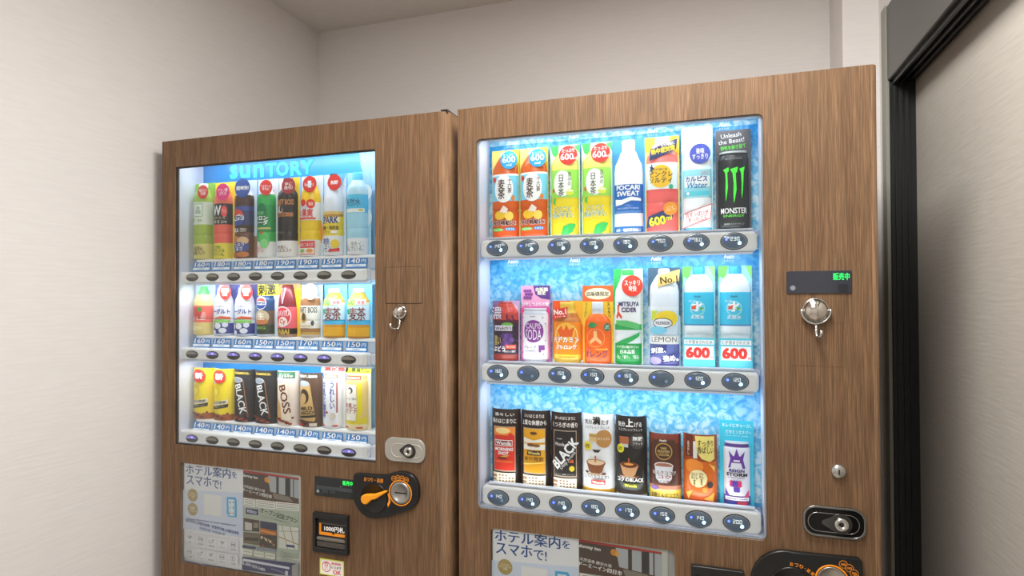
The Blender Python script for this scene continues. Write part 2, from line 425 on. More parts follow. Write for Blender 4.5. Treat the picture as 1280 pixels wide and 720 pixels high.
def machine(name, label, x0, x1, rl, rr, win, wr_, post, pr_, wood, back_mat, back_y, ext, gask):
    e = empty(name, ((x0 + x1) / 2, 0, 0)); tag(e, label, 'vending machine')
    wx0, wz0, wx1, wz1 = win
    b = slab([[(x0 + rl, .05), (x1 - rr, .05), (x1 - rr, TOP), (x0 + rl, TOP)], rrect(*win, wr_), rrect(*post, pr_)], 0, .012)
    b2 = slab([[(x0 + rl, .05), (x1 - rr, .05), (x1 - rr, TOP), (x0 + rl, TOP)], rrect(wx0, wz0, wx1, wz1 + ext, .001), rrect(*post, pr_)], .012, .1)
    d2 = bpy.data.meshes.new('t'); b2.to_mesh(d2); b2.free(); b.from_mesh(d2); bpy.data.meshes.remove(d2)
    for s, xe, r in ((-1, x0, rl), (1, x1, rr)):                       # rounded upright edges
        n = 6; arc = [(xe - s * r + s * r * math.sin(math.pi / 2 * k / n), r - r * math.cos(math.pi / 2 * k / n)) for k in range(n + 1)] + [(xe, .1)]
        lo = [b.verts.new((p[0], p[1], .05)) for p in arc]; hi = [b.verts.new((p[0], p[1], TOP)) for p in arc]
        for k in range(n + 1):
            f = b.faces.new((lo[k], lo[k + 1], hi[k + 1], hi[k])); f.smooth = True
        q = b.verts.new((xe - s * r, .1, TOP)); b.faces.new(hi + [q])
    bmesh.ops.recalc_face_normals(b, faces=b.faces[:])
    put('front_panel', b, e, wood)
    put('cabinet_body', box(x0 + .002, .104, .05, x1 - .002, .74, TOP - .006, .003, 1), e, wood)
    for fx in (x0 + .06, x1 - .06):
        for fy in (.08, .66): put('foot', box(fx - .025, fy - .025, 0, fx + .025, fy + .025, .05), e, BLK)
    # display box behind the glass, a little taller than the window
    wzw = wz1; wz1 = wz1 + ext
    ln = bmesh.new(); t = .0015
    box(wx0 + t, .012, wz0, wx0 + .004, back_y, wz1, bm=ln); box(wx1 - .004, .012, wz0, wx1 - t, back_y, wz1, bm=ln)
    box(wx0 + .004, .012, wz1 - .004, wx1 - .004, back_y, wz1 - t, bm=ln); box(wx0 + .004, .012, wz0 + t, wx1 - .004, back_y, wz0 + .005, bm=ln)
    put('display_liner', ln, e, LINER)
    bd = put('backdrop', box(wx0 + t, back_y, wz0, wx1 - t, back_y + .004, wz1), e, back_mat)
    wz1 = wzw
    gl = put('window_glass', slab([rrect(wx0 + .001, wz0 + .001, wx1 - .001, wz1 - .001, max(wr_ - .001, .001))], .003, .006), e, GLASS)
    gk = put('window_gasket', slab([rrect(wx0 + .0003, wz0 + .0003, wx1 - .0003, wz1 - .0003, wr_), rrect(wx0 + .003, wz0 + .003, wx1 - .003, wz1 - .003, max(wr_ - .002, .001))], .006, .012), e, pal(gask, .5))
    # delivery hatch near the floor
    hx0, hx1 = x0 + .12, x1 - .25
    fr = put('delivery_hatch', slab([rrect(hx0, .28, hx1, .56, .02), rrect(hx0 + .03, .31, hx1 - .03, .53, .012)], -.012, .0, .003), e, BLK)
    put('hatch_flap', box(hx0 + .03, -.004, .31, hx1 - .03, -.0005, .53), fr, pal('2c2f31', .25))
    return e, bd

def poster_px(x0, y0, x1, y1, Y=.012): return px_rect(x0, y0, x1, y1, Y)

ML_X0, ML_X1, MR_X0, MR_X1 = -1.4664, -0.5855, -0.5634, 0.3028
winL = (-1.4174, .9845, -.7824, 1.7551); winR = (-.5160, .9027, .1014, 1.7556)
pL = (at(225.3, 640)[0], at(226, 702.5)[1], at(376, 650)[0], at(227, 578.5)[1])
pR = (at(613, 700)[0], at(620, 662)[1] - .205, at(843.5, 700)[0], at(620, 661)[1])
WOODL, WOODR = wood_mat(0.0), wood_mat(4.3)
BYL, BYR = .095, .080
mL, bdL = machine('vending_machine', 'dark wood-grain drinks machine between the left wall and its taller-display neighbour, price cards under its rows', ML_X0, ML_X1, .003, .024, winL, .0025, pL, .006, WOODL, sky_film_mat(winL[0], winL[2], winL[1], winL[3]), BYL, .036, '4a443e')
mL['label'] = 'wood-grain drinks machine in the room corner with blue price cards under its rows'
mR, bdR = machine('vending_machine', 'wood-grain drinks machine beside the dark door frame with prices lit inside its oval buttons', MR_X0, MR_X1, .005, .012, winR, .012, pR, .012, WOODR, ice_mat(1.756, .268), BYR, .016, 'b9bdc8')
put('top_hinge', box(-.6085, .006, TOP - .004, -.590, .075, TOP + .006, .001, 1), mL, BLK)

# ---- rails and selection buttons
def seg_digits(s, h, w, gap):
    """Seven-segment digits as bars about the origin in the x-z plane."""
    S = {'0': 'abcdef', '1': 'bc', '2': 'abged', '3': 'abgcd', '4': 'fgbc', '5': 'afgcd', '6': 'afgedc', '7': 'abc', '8': 'abcdefg', '9': 'abfgcd'}
    b = bmesh.new(); t = h * .13; n = len(s); tot = n * w + (n - 1) * gap
    for i, ch in enumerate(s):
        x = -tot / 2 + i * (w + gap)
        bars = dict(a=(0, h - t, w, h), d=(0, 0, w, t), g=(0, h / 2 - t / 2, w, h / 2 + t / 2), f=(0, h / 2, t, h), b=(w - t, h / 2, w, h), e=(0, 0, t, h / 2), c=(w - t, 0, w, h / 2))
        for k in S[ch]:
            q = bars[k]; g = t * .12
            vs = [b.verts.new((x + a, 0, c - h / 2)) for a, c in ((q[0] + g, q[1] + g), (q[2] - g, q[1] + g), (q[2] - g, q[3] - g), (q[0] + g, q[3] - g))]
            b.faces.new(vs)
    return b

def mesh_of(b, mats, name):
    d = bpy.data.meshes.new(name); b.to_mesh(d); b.free()
    for m in mats: d.materials.append(m)
    return d

def rail(mach, xl, ytl, ybl, xr, ytr, ybr, Y, r=.012, yb=.040):
    xa, xb = at(xl, (ytl + ybl) / 2, Y)[0], at(xr, (ytr + ybr) / 2, Y)[0]
    zt = (at(xl, ytl, Y)[1] + at(xr, ytr, Y)[1]) / 2; zb = (at(xl, ybl, Y)[1] + at(xr, ybr, Y)[1]) / 2
    o = put('button_rail', slab([rrect(xa, zb, xb, zt, min(r, (zt - zb) * .45))], Y, yb, .007, 3), mach, WHITE)
    for p in o.data.polygons: p.use_smooth = False
    return o, xa, xb, zb, zt

# right machine
YRAIL = .014
RB = [[(621, 311), (659, 309.5), (698.5, 308), (739, 307), (781.4, 305.5), (825, 304), (870, 302.3), (917, 301.2)],
      [(622, 466.5), (660.4, 467.8), (699.5, 469), (740.7, 470), (783, 472), (826.7, 473), (872, 474.7), (919, 476.7)],
      [(623.3, 622.2), (661.4, 625.8), (700.8, 630), (741.7, 634.7), (784.4, 638.9), (827.8, 643.9), (873.6, 648.9), (920.8, 654.2)]]
RP = [['140', '140', '150', '150', '180', '150', '160', '230'], ['160', '', '150', '150', '160', '', '120', '120'], ['140', '140', '140', '180', '170', '150', '140', '200']]
RR = [(600, 300, 322, 947, 288.5, 315.5), (600.5, 456, 479, 949, 463.5, 489.5), (602, 608.5, 633, 952, 637.5, 668)]
bez_me = mesh_of(dome(.0268, .0183, .0025), [pal('3c434a', .2, .3)], 'bezel')
rim_me = mesh_of(dome(.0246, .0163, .0016), [pal('b4bcc2', .25, .4)], 'rim')
lens_me = mesh_of(dome(.0236, .0152, .003), [pal('607389', .18, 0, 0, .6)], 'lens')
led_me = mesh_of(dome(.0024, .0024, .0008, 2, 12), [pal('3a52ff', .3, 0, 6)], 'status_led')
led2_me = mesh_of(dome(.0036, .0036, .0008, 2, 12), [pal('9fdcff', .3, 0, 5)], 'indicator_led')
led2d_me = mesh_of(dome(.0036, .0036, .0008, 2, 12), [pal('6f93b5', .3, 0, .3)], 'indicator_led')
dig_cache = {}
COLX_R = [sum(at(RB[k][i][0], RB[k][i][1], YRAIL)[0] for k in range(3)) / 3 for i in range(8)]
RAILZ_R = []
for k in range(3):
    rl_, xa, xb, zb, zt = rail(mR, *RR[k], YRAIL)
    zc = sum(at(*q, YRAIL)[1] for q in RB[k]) / 8
    RAILZ_R.append((zb, zt))
    for i in range(8):
        loc = Vector((COLX_R[i], YRAIL, zc))
        bt = put('selection_button', bez_me, mR, None, loc)
        put('rim', rim_me, bt, None, loc + Vector((0, -.0018, 0)))
        put('lens', lens_me, bt, None, loc + Vector((0, -.0024, 0)))
        put('status_led', led_me, bt, None, loc + Vector((-.0145, -.0046, .0035)))
        dim = RP[k][i] == '' or (k, i) in ((0, 5), (2, 0))
        put('indicator_led', led2d_me if dim else led2_me, bt, None, loc + Vector((.0105, -.0047, -.0045)))
        if RP[k][i]:
            s = RP[k][i]
            if s not in dig_cache: dig_cache[s] = mesh_of(seg_digits(s, .0075, .0046, .0016), [pal('dfe6e4', .4, 0, .9)], 'price_digits')
            put('price_digits', dig_cache[s], bt, None, loc + Vector((.002, -.0058, .0045)))
for ys, off in (((179.6, 172, 164.7, 157), 0), ((328, 326.5, 324.5, 322), 1), ((480, 483.5, 488, 491.7), 2)):
    ops = []
    for x, y in zip(((640, 717, 815.6, 905), (641, 718.5, 820, 911), (641, 719, 821, 912))[off], ys):
        ops = [T('Asahi', x, y - 1.4, 13, 5.5, 'eef6ff', 0, .03), T('ドリンク', x, y + 4, 12, 2.4, 'd5ecff')]
        print_px('backdrop_lettering', ops, mR, BYR - .0008)
# light strips of the right display
def leds(mach, key, win, zs, back_y, lows, y=.0135, powr=1.0):
    for i, z in enumerate(zs):
        x0, x1 = win[0] + .02, win[2] - .02
        st = put('light_strip', box(x0, y, z - .004, x1, y + .014, z, .001, 1), mach, pal('dfe6f5', .4))
        for k in range(9 if i == 0 else 0):
            xx = x0 + (x1 - x0) * (k + .5) / 9
            put('led', box(xx - .004, y - .0005, z - .0045, xx + .004, y + .004, z - .0035), st, pal('f4f8ff', .4, 0, 4))
        a = area('display_light_glow', ((x0 + x1) / 2, y + .008, z - .0055), x1 - x0 - .02, .010, LED_W[key] * powr, (0, .50, -1), (.92, .96, 1.0))
        if not lows: continue
        a2 = area('display_light_glow', ((x0 + x1) / 2, y + .010, lows[i]), x1 - x0 - .02, .010, LED_W[key] * .40, (0, .55, 1), (.92, .96, 1.0))
        put('light_strip', box(x0, y + .004, lows[i] - .005, x1, y + .018, lows[i] - .001, .001, 1), mach, pal('dfe6f5', .4))
leds(mR, 'right', winR, [winR[3] + .011, RAILZ_R[0][0] - .0005, RAILZ_R[1][0] - .0005], BYR, [q[1] + .007 for q in RAILZ_R])

# left machine
YRL = .016
LB = [[(180, 163), (294, 163), (413, 160.5), (536, 160), (661, 158), (790, 157), (924, 155), (1060, 152.5)],
      [(180, 595), (294, 600), (413, 605), (536, 610), (661, 615), (790, 620), (922, 627), (1060, 632)],
      [(180, 482), (294, 493.5), (413, 506), (536, 518), (661, 530.5), (790, 543.5), (924, 557), (1062, 570)]]
LB = [[(200 + x / 4.5, (310, 310, 440)[k] + y / 4.5) for x, y in LB[k]] for k in range(3)]
LP = [['160', '180', '180', '180', '190', '190', '150', '140'], ['160', '160', '160', '150', '150', '170', '150', '150'], ['140', '140', '140', '140', '140', '130', '150', '150']]
LR = [(222.5, 339, 352.5, 459.5, 336.8, 353.6), (222.5, 434.5, 449, 459.5, 441.5, 459), (222.5, 538.5, 553, 459.5, 556, 576)]
LIT = {(1, 1), (1, 2), (1, 3), (1, 4), (1, 5), (1, 6), (2, 0), (2, 7)}
COLX_L = [sum(at(LB[k][i][0], LB[k][i][1], YRL)[0] for k in range(3)) / 3 for i in range(8)]
lb_me = mesh_of(dome(.0222, .0112, .0012), [pal('6d6860', .3)], 'bezel')
ll_me = mesh_of(dome(.0208, .0100, .0022), [pal('38332e', .22)], 'lens')
def half_oval(rx, rz, top, c, d):
    b = bmesh.new(); n = 16
    vs = [b.verts.new((rx * math.cos(math.pi * i / n), -d, rz * math.sin(math.pi * i / n) * top)) for i in range(n + 1)]
    b.faces.new(vs); return b
lu_me = mesh_of(half_oval(.0190, .0088, 1, None, 0), [pal('8f897d', .25)], 'upper_window')
lit_me = mesh_of(half_oval(.0190, .0088, 1, None, 0), [pal('8279c8', .25, 0, .35)], 'upper_window')
lglow_me = mesh_of(dome(.0036, .0022, .0006, 2, 12), [pal('8a86ff', .3, 0, 2.0)], 'status_led')
RAILZ_L = []; TAGZ = []
for k in range(3):
    rl_, xa, xb, zb, zt = rail(mL, *LR[k], YRL, .010, .042)
    put('rail_end_cap', slab([rrect(xb - .014, zb + .002, xb - .001, zt - .002, .006)], YRL - .0012, YRL + .01, .001, 1), mL, pal('f4f3f0', .3))
    put('rail_bracket', box(xb, .03, zb + .004, winL[2] - .003, .046, zt - .004, .001, 1), mL, pal('dcdde2', .4))
    put('rail_bracket', box(winL[0] + .004, .02, zb + .006, xa, .046, zt - .004, .001, 1), mL, pal('dcdde2', .4))
    zc = sum(at(*q, YRL)[1] for q in LB[k]) / 8
    RAILZ_L.append((zb, zt))
    for i in range(8):
        loc = Vector((COLX_L[i], YRL, zc))
        bt = put('selection_button', lb_me, mL, None, loc)
        put('lens', ll_me, bt, None, loc + Vector((0, -.0006, 0)))
        put('upper_window', lit_me if (k, i) in LIT else lu_me, bt, None, loc + Vector((0, -.0032, 0)))
        if (k, i) in LIT: put('status_led', lglow_me, bt, None, loc + Vector((.003, -.0032, .004)))

def price_tag(k, i, xc, z0, z1, Y):
    w, h = .0625, z1 - z0; s = LP[k][i]
    key = ('tag', s)
    if key not in dig_cache:
        ops = [R(0, 0, 1, 1, '2f86cf'), R(.03, .12, .97, .36, 'f4f8fc'), R(.0, .0, 1, .07, '3f93dc')]
        ops += [T(s, .38, .68, .60, .50, '1f5fa8', 0, .06), T(s, .38, .68, .58, .48, 'f7fbff', 0, .02), T('円', .84, .64, .23, .36, '1f5fa8', 0, .06), T('円', .84, .64, .21, .34, 'f7fbff', 0, .02), T('COLD', .5, .24, .34, .14, '5aa3dd')]
        b, mats = build_ops(ops, w, h, (.5, 0), .00012)
        for v in b.verts: v.co = (v.co.x, -v.co.z, v.co.y)
        bx_ = box(-w / 2, 0, 0, w / 2, .0015, h); d = bpy.data.meshes.new('t'); bx_.to_mesh(d); bx_.free(); b.from_mesh(d); bpy.data.meshes.remove(d)
        dig_cache[key] = mesh_of(b, mats, 'price_card')
    o = put('price_card', dig_cache[key], mL, None, (xc, Y, z0)); o.rotation_euler.x = math.radians(-14)
    return o
TAGPX = [((232, 326, 337.6), (452, 322.4, 336.5)), ((232, 421.5, 434), (452, 424.5, 440)), ((232, 527, 538.5), (452, 541.5, 557))]
YTAG = .040
for k in range(3):
    (xa, ta, ba), (xb, tb, bb) = TAGPX[k]
    zt = (at(xa, ta, YTAG)[1] + at(xb, tb, YTAG)[1]) / 2; zb = (at(xa, ba, YTAG)[1] + at(xb, bb, YTAG)[1]) / 2
    TAGZ.append((zb, zt))
    for i in range(8): price_tag(k, i, at([251, 276, 302.3, 328.9, 355.8, 384.4, 414, 444.6][i], 330, YTAG)[0], zb, zt, YTAG)
leds(mL, 'left', winL, [winL[3] + .031, RAILZ_L[0][0] - .0005, RAILZ_L[1][0] - .0005], BYL, None)
SUN = [('s', 287.5, 297, 206.4, 224), ('u', 300, 313, 206.4, 222.6), ('n', 317, 330, 205, 222), ('T', 332.6, 345.8, 203.7, 221.4), ('O', 345.5, 361, 202, 220.2), ('R', 363.5, 377.5, 201.3, 219.5), ('Y', 376.5, 391.8, 199.8, 218)]
print_px('backdrop_lettering', [T(c, (a + b_) / 2, (t + u) / 2, b_ - a, u - t, '3fe3fb', 0, .03) for c, a, b_, t, u in SUN], mL, BYL - .0008)

# ------------------------------------------------------------------ posters in the lower windows
YP = .0095
def q7(ops):
    """Ops measured in an enlarged crop of the left poster -> photo pixels."""
    s = 4.9625; out = []
    f = lambda x, y: (222 + x / s, 575 + y / s)
    for op in ops:
        if op[0] == 'p': out.append(('p', [f(*p) for p in op[1]], op[2]))
        elif op[0] == 't':
            u, v = f(op[2], op[3]); out.append(('t', op[1], u, v, op[4] / s, op[5] / s) + op[6:])
        elif op[0] == 'e': u, v = f(op[1], op[2]); out.append(('e', u, v, op[3] / s, op[4] / s, op[5]))
        else: u, v = f(op[1], op[2]); out.append(('o', u, v, op[3] / s, op[4]))
    return out
NAVY = '2f5694'
A = [P([(34, 185), (405, 205), (405, 482), (34, 425)], 'dbe4f6')]
A += [T('ホテル案内', 188, 70, 278, 62, NAVY, 0, .02), T('を', 352, 92, 34, 40, NAVY, 0, .02), T('スマホ', 132, 128, 155, 62, NAVY, 0, .02), T('で!', 243, 152, 56, 52, NAVY, 0, .01)]
for cy, s in ((218, 'アプリの\nダウンロード\n不要'), (305, '多言語\n対応\nしています')): A += [O(94, cy, 40, 'b79f63'), T(s, 94, cy, 52, 34, 'f3ecd8')]
A += [R(163, 208, 273, 352, 'f2f1ee'), P([(306, 228), (360, 232), (368, 250), (368, 355), (318, 352), (306, 330)], '4fb3e0'), P([(316, 242), (354, 246), (354, 348), (320, 344)], 'e8f3fa')]
for i in range(6): A += [O(327 + (i % 2) * 20, 262 + (i // 2) * 34, 5, ('3f7fc0', 'd0483c', 'e8a43a')[i % 3])]
A += [T('Hotel information on your smartphone!', 212, 385, 300, 15, NAVY), T('電話手机上的飯店指南／智慧型手機上的飯店導覽', 215, 412, 330, 20, NAVY, -5), T('호텔정보를 스마트폰으로', 215, 440, 160, 17, NAVY, -5)]
for r_ in range(2):
    for c in range(5):
        x, y = 78 + c * 68, 478 + c * 11 + r_ * 86
        A += [R(x - 33, y - 32, x + 33, y + 44, 'e6e6ee'), R(x - 31, y - 30, x + 31, y + 42, 'f2f2f5')]
        if c == 4 and r_ == 1: A += [O(x, y, 18, '8a8e96'), O(x, y, 15, 'f2f2f5'), T('?', x, y, 10, 20, '7a7e88')]
        elif (c + r_) % 3 == 0: A += [P([(x - 15, y - 10), (x + 15, y - 8), (x + 6, y + 4), (x, y + 14), (x - 6, y + 4)], '9ea2aa'), O(x, y - 4, 4, 'f2f2f5')]
        elif (c + r_) % 3 == 1: A += [R(x - 14, y - 16, x + 14, y + 18, '9094a0'), R(x - 11, y - 13, x + 11, y - 1, 'f2f2f5'), R(x - 11, y + 3, x + 11, y + 15, 'f2f2f5')]
        else: A += [E(x - 6, y + 6, 13, 9, '9094a0'), E(x - 6, y + 5, 10, 6, 'f2f2f5'), O(x + 10, y - 4, 6, '9094a0')]
        A += [T(('Wi-Fi', '館内案内', '朝食', 'レストラン', '周辺情報', '大浴場', 'サービス', '観光案内', 'お知らせ', 'よくある質問')[c + 5 * r_], x, y + 31, 34 if c + r_ else 22, 9, '6a6e78')]
A += [P([(20, 612), (392, 686), (392, 704), (20, 640)], '2b4f92'), T('お客様専用 無料Wi-Fi ホームページをご覧ください', 210, 662, 230, 13, 'dfe8f6', -10)]
B = [P([(407, 62), (752, 112), (752, 122), (407, 74)], 'c23a36'), P([(407, 74), (752, 122), (752, 275), (407, 232)], '574840'),
     P([(560, 98), (752, 124), (752, 240), (575, 196)], 'b9bcc0'), P([(612, 104), (628, 106), (628, 212), (612, 208)], '4a4038'), P([(668, 112), (700, 116), (700, 228), (668, 222)], '3f3a38'), P([(716, 118), (722, 119), (722, 236), (716, 234)], '5a5552'),
     P([(410, 200), (575, 196), (752, 240), (752, 275), (410, 232)], '5e4636'), P([(590, 205), (690, 228), (720, 262), (600, 240)], '8d8478'), E(553, 122, 14, 17, 'e0962e'), E(566, 132, 8, 12, 'efb04a'),
     T('dormy inn', 452, 104, 92, 22, 'f4f1ee', -4, .03), T('天然温泉 勝衣の湯', 476, 176, 134, 17, 'f0ece8', -6), T('ドーミーイン四日市', 496, 206, 180, 24, 'ffffff', -6, .02)]
B += [P([(407, 232), (752, 275), (752, 610), (407, 590)], 'b9c2b0')]
for x0, x1, dy in ((412, 482, 0), (490, 606, 12), (612, 756, 24)):
    B += [P([(x0, 232 + dy), (x1, 240 + dy + 8), (x1, 290 + dy + 4), (x0, 280 + dy)], 'efefe8')]
    for k in range(4): B += [P([(x0 + 6, 242 + dy + k * 10), (x1 - 8, 252 + dy + k * 10), (x1 - 8, 255 + dy + k * 10), (x0 + 6, 245 + dy + k * 10)], 'b86a60' if k == 0 else '85857e')]
B += [P([(426, 296), (502, 306), (502, 342), (426, 332)], '3c4270'), T('期間限定', 464, 320, 62, 20, 'e8e8f0', -6), T('オープン記念プラン', 630, 342, 232, 34, '3c4238', -8), T('Opening memorial special plan', 610, 368, 180, 10, '7d8a74', -6)]
B += [P([(412, 358), (510, 374), (510, 444), (412, 438)], '4d4036'), P([(420, 380), (465, 390), (465, 436), (420, 432)], 'd6cfc6'), P([(475, 385), (505, 390), (505, 420), (475, 420)], '988a7a'),
      P([(516, 376), (618, 392), (618, 468), (516, 456)], '3a3f5c'), P([(516, 418), (618, 440), (618, 468), (516, 456)], 'c06a2c'), P([(520, 428), (610, 452), (610, 462), (520, 440)], 'e8a04a'),
      P([(412, 444), (510, 452), (510, 528), (412, 512)], '75694f'), P([(420, 476), (506, 482), (506, 500), (420, 496)], '3f372c'), P([(512, 456), (618, 468), (618, 552), (512, 534)], '4c4438')]
for k in range(9): B += [O(526 + (k * 37) % 84, 478 + (k * 23) % 56, 9 - k % 3 * 2, ('d8cbb0', 'b8502e', 'e3c070')[k % 3])]
B += [P([(632, 402), (756, 418), (756, 556), (632, 542)], 'dfdfd6'), P([(632, 470), (756, 520), (756, 526), (632, 476)], 'b08a50'), P([(650, 404), (656, 405), (690, 548), (684, 548)], 'c4b48c'), P([(632, 436), (756, 440), (756, 444), (632, 440)], 'aab0a0'), P([(700, 410), (706, 411), (736, 552), (730, 552)], 'b6a884'), P([(678, 520), (730, 527), (730, 542), (678, 535)], '3a4a80')]
B += [P([(408, 524), (490, 536), (490, 550), (408, 540)], '3f4468'), P([(496, 538), (618, 556), (618, 570), (496, 552)], '9a9cb4')]
for k in range(3): B += [P([(410 + k * 70, 546 + k * 12), (470 + k * 70, 556 + k * 12), (470 + k * 70, 590 + k * 12), (410 + k * 70, 580 + k * 12)], 'e8e8dc'), P([(416 + k * 70, 560 + k * 12), (462 + k * 70, 568 + k * 12), (462 + k * 70, 572 + k * 12), (416 + k * 70, 564 + k * 12)], 'a0a060')]
for k in range(6): B += [P([(640, 562 + k * 9), (720 + k % 2 * 30, 576 + k * 9), (720 + k % 2 * 30, 578 + k * 9), (640, 564 + k * 9)], '8f9888')]
B += [P([(407, 596), (752, 640), (752, 720), (407, 676)], '3b3f6c'), P([(412, 606), (700, 660), (700, 674), (412, 622)], 'dfe0e8'), T('TEL.059-329-5489', 470, 652, 160, 19, 'f0f0f6', -8, .02), T('https://www.hotespa.net', 632, 684, 90, 10, 'c8cae0', -8), R(674, 682, 692, 712, 'd8d8dc'), P([(716, 652), (758, 632), (758, 720), (716, 712)], 'a9a6a2')]
def posters(mach, win, dx, dz, first):
    x0, z0, x1, z1 = win
    if first is None:
        sx = at(303.6, 650, YP)[0]; szb = z0
        s1 = put('poster', box(x0 + .004, YP, z0 + .001, sx, YP + .001, z1 - .001), mach, pal('f2f2f5', .5))
        p1 = print_px('poster_print', q7(A), s1, YP - .0002, .5, .00006)
        s2 = put('poster', box(sx, YP, z0 + .001, x1 - .001, YP + .001, z1 - .001), mach, pal('cfd2c8', .5))
        p2 = print_px('poster_print', q7(B), s2, YP - .0002, .5, .00006)
        r_ = (s1, p1, s2, p2)
    else:
        r_ = []
        for i in (0, 2):
            s = put('poster', first[i].data.copy(), mach, None, (dx, 0, dz))
            put('poster_print', first[i + 1].data, s, None, (dx, 0, dz)); r_.append(s)
    put('poster_backing', box(x0 + .0005, .013, z0 + .0005, x1 - .0005, .017, z1 - .0005), mach, pal('b8b6b2', .6))
    put('poster_cover', slab([rrect(x0 + .0008, z0 + .0008, x1 - .0008, z1 - .0008, .006)], .002, .0035), mach, GLASS)
    return r_
PST = posters(mL, pL, 0, 0, None)
_l, _rr = at(232.5, 595, YP), at(617.5, 683.5, YP)
_l2, _r2 = at(304, 640, YP), at(723.8, 700, YP)
posters(mR, pR, _r2[0] - _l2[0], pR[3] - pL[3] + .001, PST)

# ------------------------------------------------------------------ left machine fittings
def groove(mach, name, r, w, rad, mat):
    return put(name, slab([rrect(*r, rad), rrect(r[0] + w, r[1] + w, r[2] - w, r[3] - w, max(rad - w, .0005))], -.0004, .002), mach, mat)
GRV = pal('3a281b', .7)
fl = px_rect(481.6, 333.4, 528.2, 379.6)
put('card_panel', slab([rrect(fl[0] + .0012, fl[1] + .0012, fl[2] - .0012, fl[3] - .0012, .003)], -.0012, .001, .0006, 1), mL, WOODL)
groove(mL, 'panel_groove', fl, .002, .004, GRV)

def teardrop(cx, cz, r, tipx, n=20):
    """Round on the right, drawn out to a soft point on the left."""
    pts = []
    for i in range(n + 1):
        a = math.radians(-130 + 260 * i / n); pts.append((cx + r * math.cos(a), cz + r * math.sin(a)))
    pts += [(tipx + r * .12, cz + r * .22), (tipx, cz), (tipx + r * .12, cz - r * .22)]
    return pts
def lock_plate(mach, r, plate, inner, hole_mat, cx, cz, rk, tip, pill):
    x0, z0, x1, z1 = r
    pl = put('lock_plate', slab([rrect(*r, (z1 - z0) * .38)], -.006, 0, .0018), mach, plate)
    px0, px1, rp = pill
    put('handle_ridge', slab([rrect(px0, cz - rp, px1, cz + rp, rp * .98), rrect(px0 + .0016, cz - rp + .0016, px1 - .0016, cz + rp - .0016, rp * .98 - .0016)], -.0072, -.005, .0005, 1), pl, inner)
    put('finger_recess', slab([teardrop(cx, cz, rk * 1.5, tip)], -.0078, -.005, .0005, 1), pl, hole_mat)
    put('lock_cylinder', lathe_y([(rk * 1.02, -.0075), (rk, -.0135), (rk * .8, -.0155), (rk * .45, -.0158), (rk * .42, -.0145), (.0004, -.0145)], 22, cx, cz), pl, CHROME)
    put('keyhole', lathe_y([(rk * .26, -.0147), (rk * .26, -.0150), (.0003, -.0150)], 12, cx, cz), pl, BLK2)
    return pl
lr = px_rect(482.2, 547.2, 532.4, 577.2)
cL = at(513, 563.2)
lock_plate(mL, lr, pal('a8a69e', .45, .5), pal('c4c2ba', .4, .5), pal('2a2826', .4), cL[0], cL[1], .0115, at(501, 562)[0], (at(490.5, 562)[0], at(529, 562)[0], .0165))

# small display and coin panel
dl = px_rect(394, 597.5, 445, 621.5)
d_ = put('status_display', slab([rrect(*dl, .002)], -.002, 0, .0005, 1), mL, pal('23282a', .25))
def q4(x, y): return 390 + x / 5.336, 585 + y / 5.336
print_px('display_marks', [T('販売中', *q4(238, 103), 12.5, 5.6, ('2cff5a', .9), 0, .004), R(*q4(30, 138), *q4(270, 141), '3c4246'), O(*q4(40, 153), 2.1, '8f979b'), R(*q4(68, 140), *q4(108, 168), '30363a'), R(*q4(118, 143), *q4(158, 172), '30363a'), O(*q4(192, 127), .9, '6a7074')], d_, -.0022)
def smooth_loop(pts, it=2):
    for _ in range(it):
        o = []
        for i in range(len(pts)):
            a, b = pts[i], pts[(i + 1) % len(pts)]
            o += [(a[0] * .75 + b[0] * .25, a[1] * .75 + b[1] * .25), (a[0] * .25 + b[0] * .75, a[1] * .25 + b[1] * .75)]
        pts = o
    return pts
out = [(276, 40), (300, 36), (470, 50), (510, 42), (560, 26), (620, 26), (675, 52), (706, 105), (714, 190), (690, 252), (640, 288), (560, 312), (470, 335), (400, 340), (345, 322), (305, 280), (276, 225), (268, 180), (272, 80)]
YC = -.012
cp = put('coin_panel', slab([smooth_loop(px_loop([q4(*p) for p in out], YC), 2)], YC, 0, .003, 2), mL, BLK)
def kn(x, y, Y): return at(*q4(x, y), Y)
k0 = kn(412, 200, YC); mpp = (at(421, 620, YC)[0] - at(420, 620, YC)[0])
rK = 88 / 5.336 * mpp * .98
dial = put('return_dial', lathe_y([(rK, YC), (rK, YC - .0015), (rK * .93, YC - .0022), (rK * .9, YC - .0008), (.001, YC - .0006)], 36, *k0), cp, pal('0f1010', .3))
lev = [(322, 205), (330, 185), (350, 178), (375, 176), (405, 178), (440, 168), (485, 154), (494, 160), (485, 172), (450, 192), (420, 212), (395, 214), (378, 230), (362, 246), (340, 242), (326, 226)]
put('return_lever', slab([smooth_loop(px_loop([q4(*p) for p in lev], YC - .012), 1)], YC - .013, YC - .0008, .003, 2), dial, pal('ee9a1c', .35))
arrow = [(503, 168), (512, 172), (521, 200), (522, 222), (526, 224), (508, 262), (502, 240), (510, 226), (512, 204)]
cx_, cz_ = kn(590, 166, YC); rx_ = 71 / 5.336 * mpp
put('coin_ring', slab([oval(cx_, cz_, rx_, rx_ * 1.0), oval(cx_, cz_, rx_ * .92, rx_ * .92)], YC - .0012, YC + .001), cp, pal(ORANGE, .4))
put('coin_disc', lathe_y([(rx_ * .85, YC), (rx_ * .85, YC - .002), (rx_ * .66, YC - .003), (rx_ * .64, YC - .0015), (.001, YC - .0015)], 32, cx_, cz_), cp, pal('9c9a95', .35, .8))
put('coin_slot', box(cx_ - rx_ * .45, YC - .0022, cz_ - .0012, cx_ + rx_ * .5, YC - .0012, cz_ + .0014), cp, BLK2)
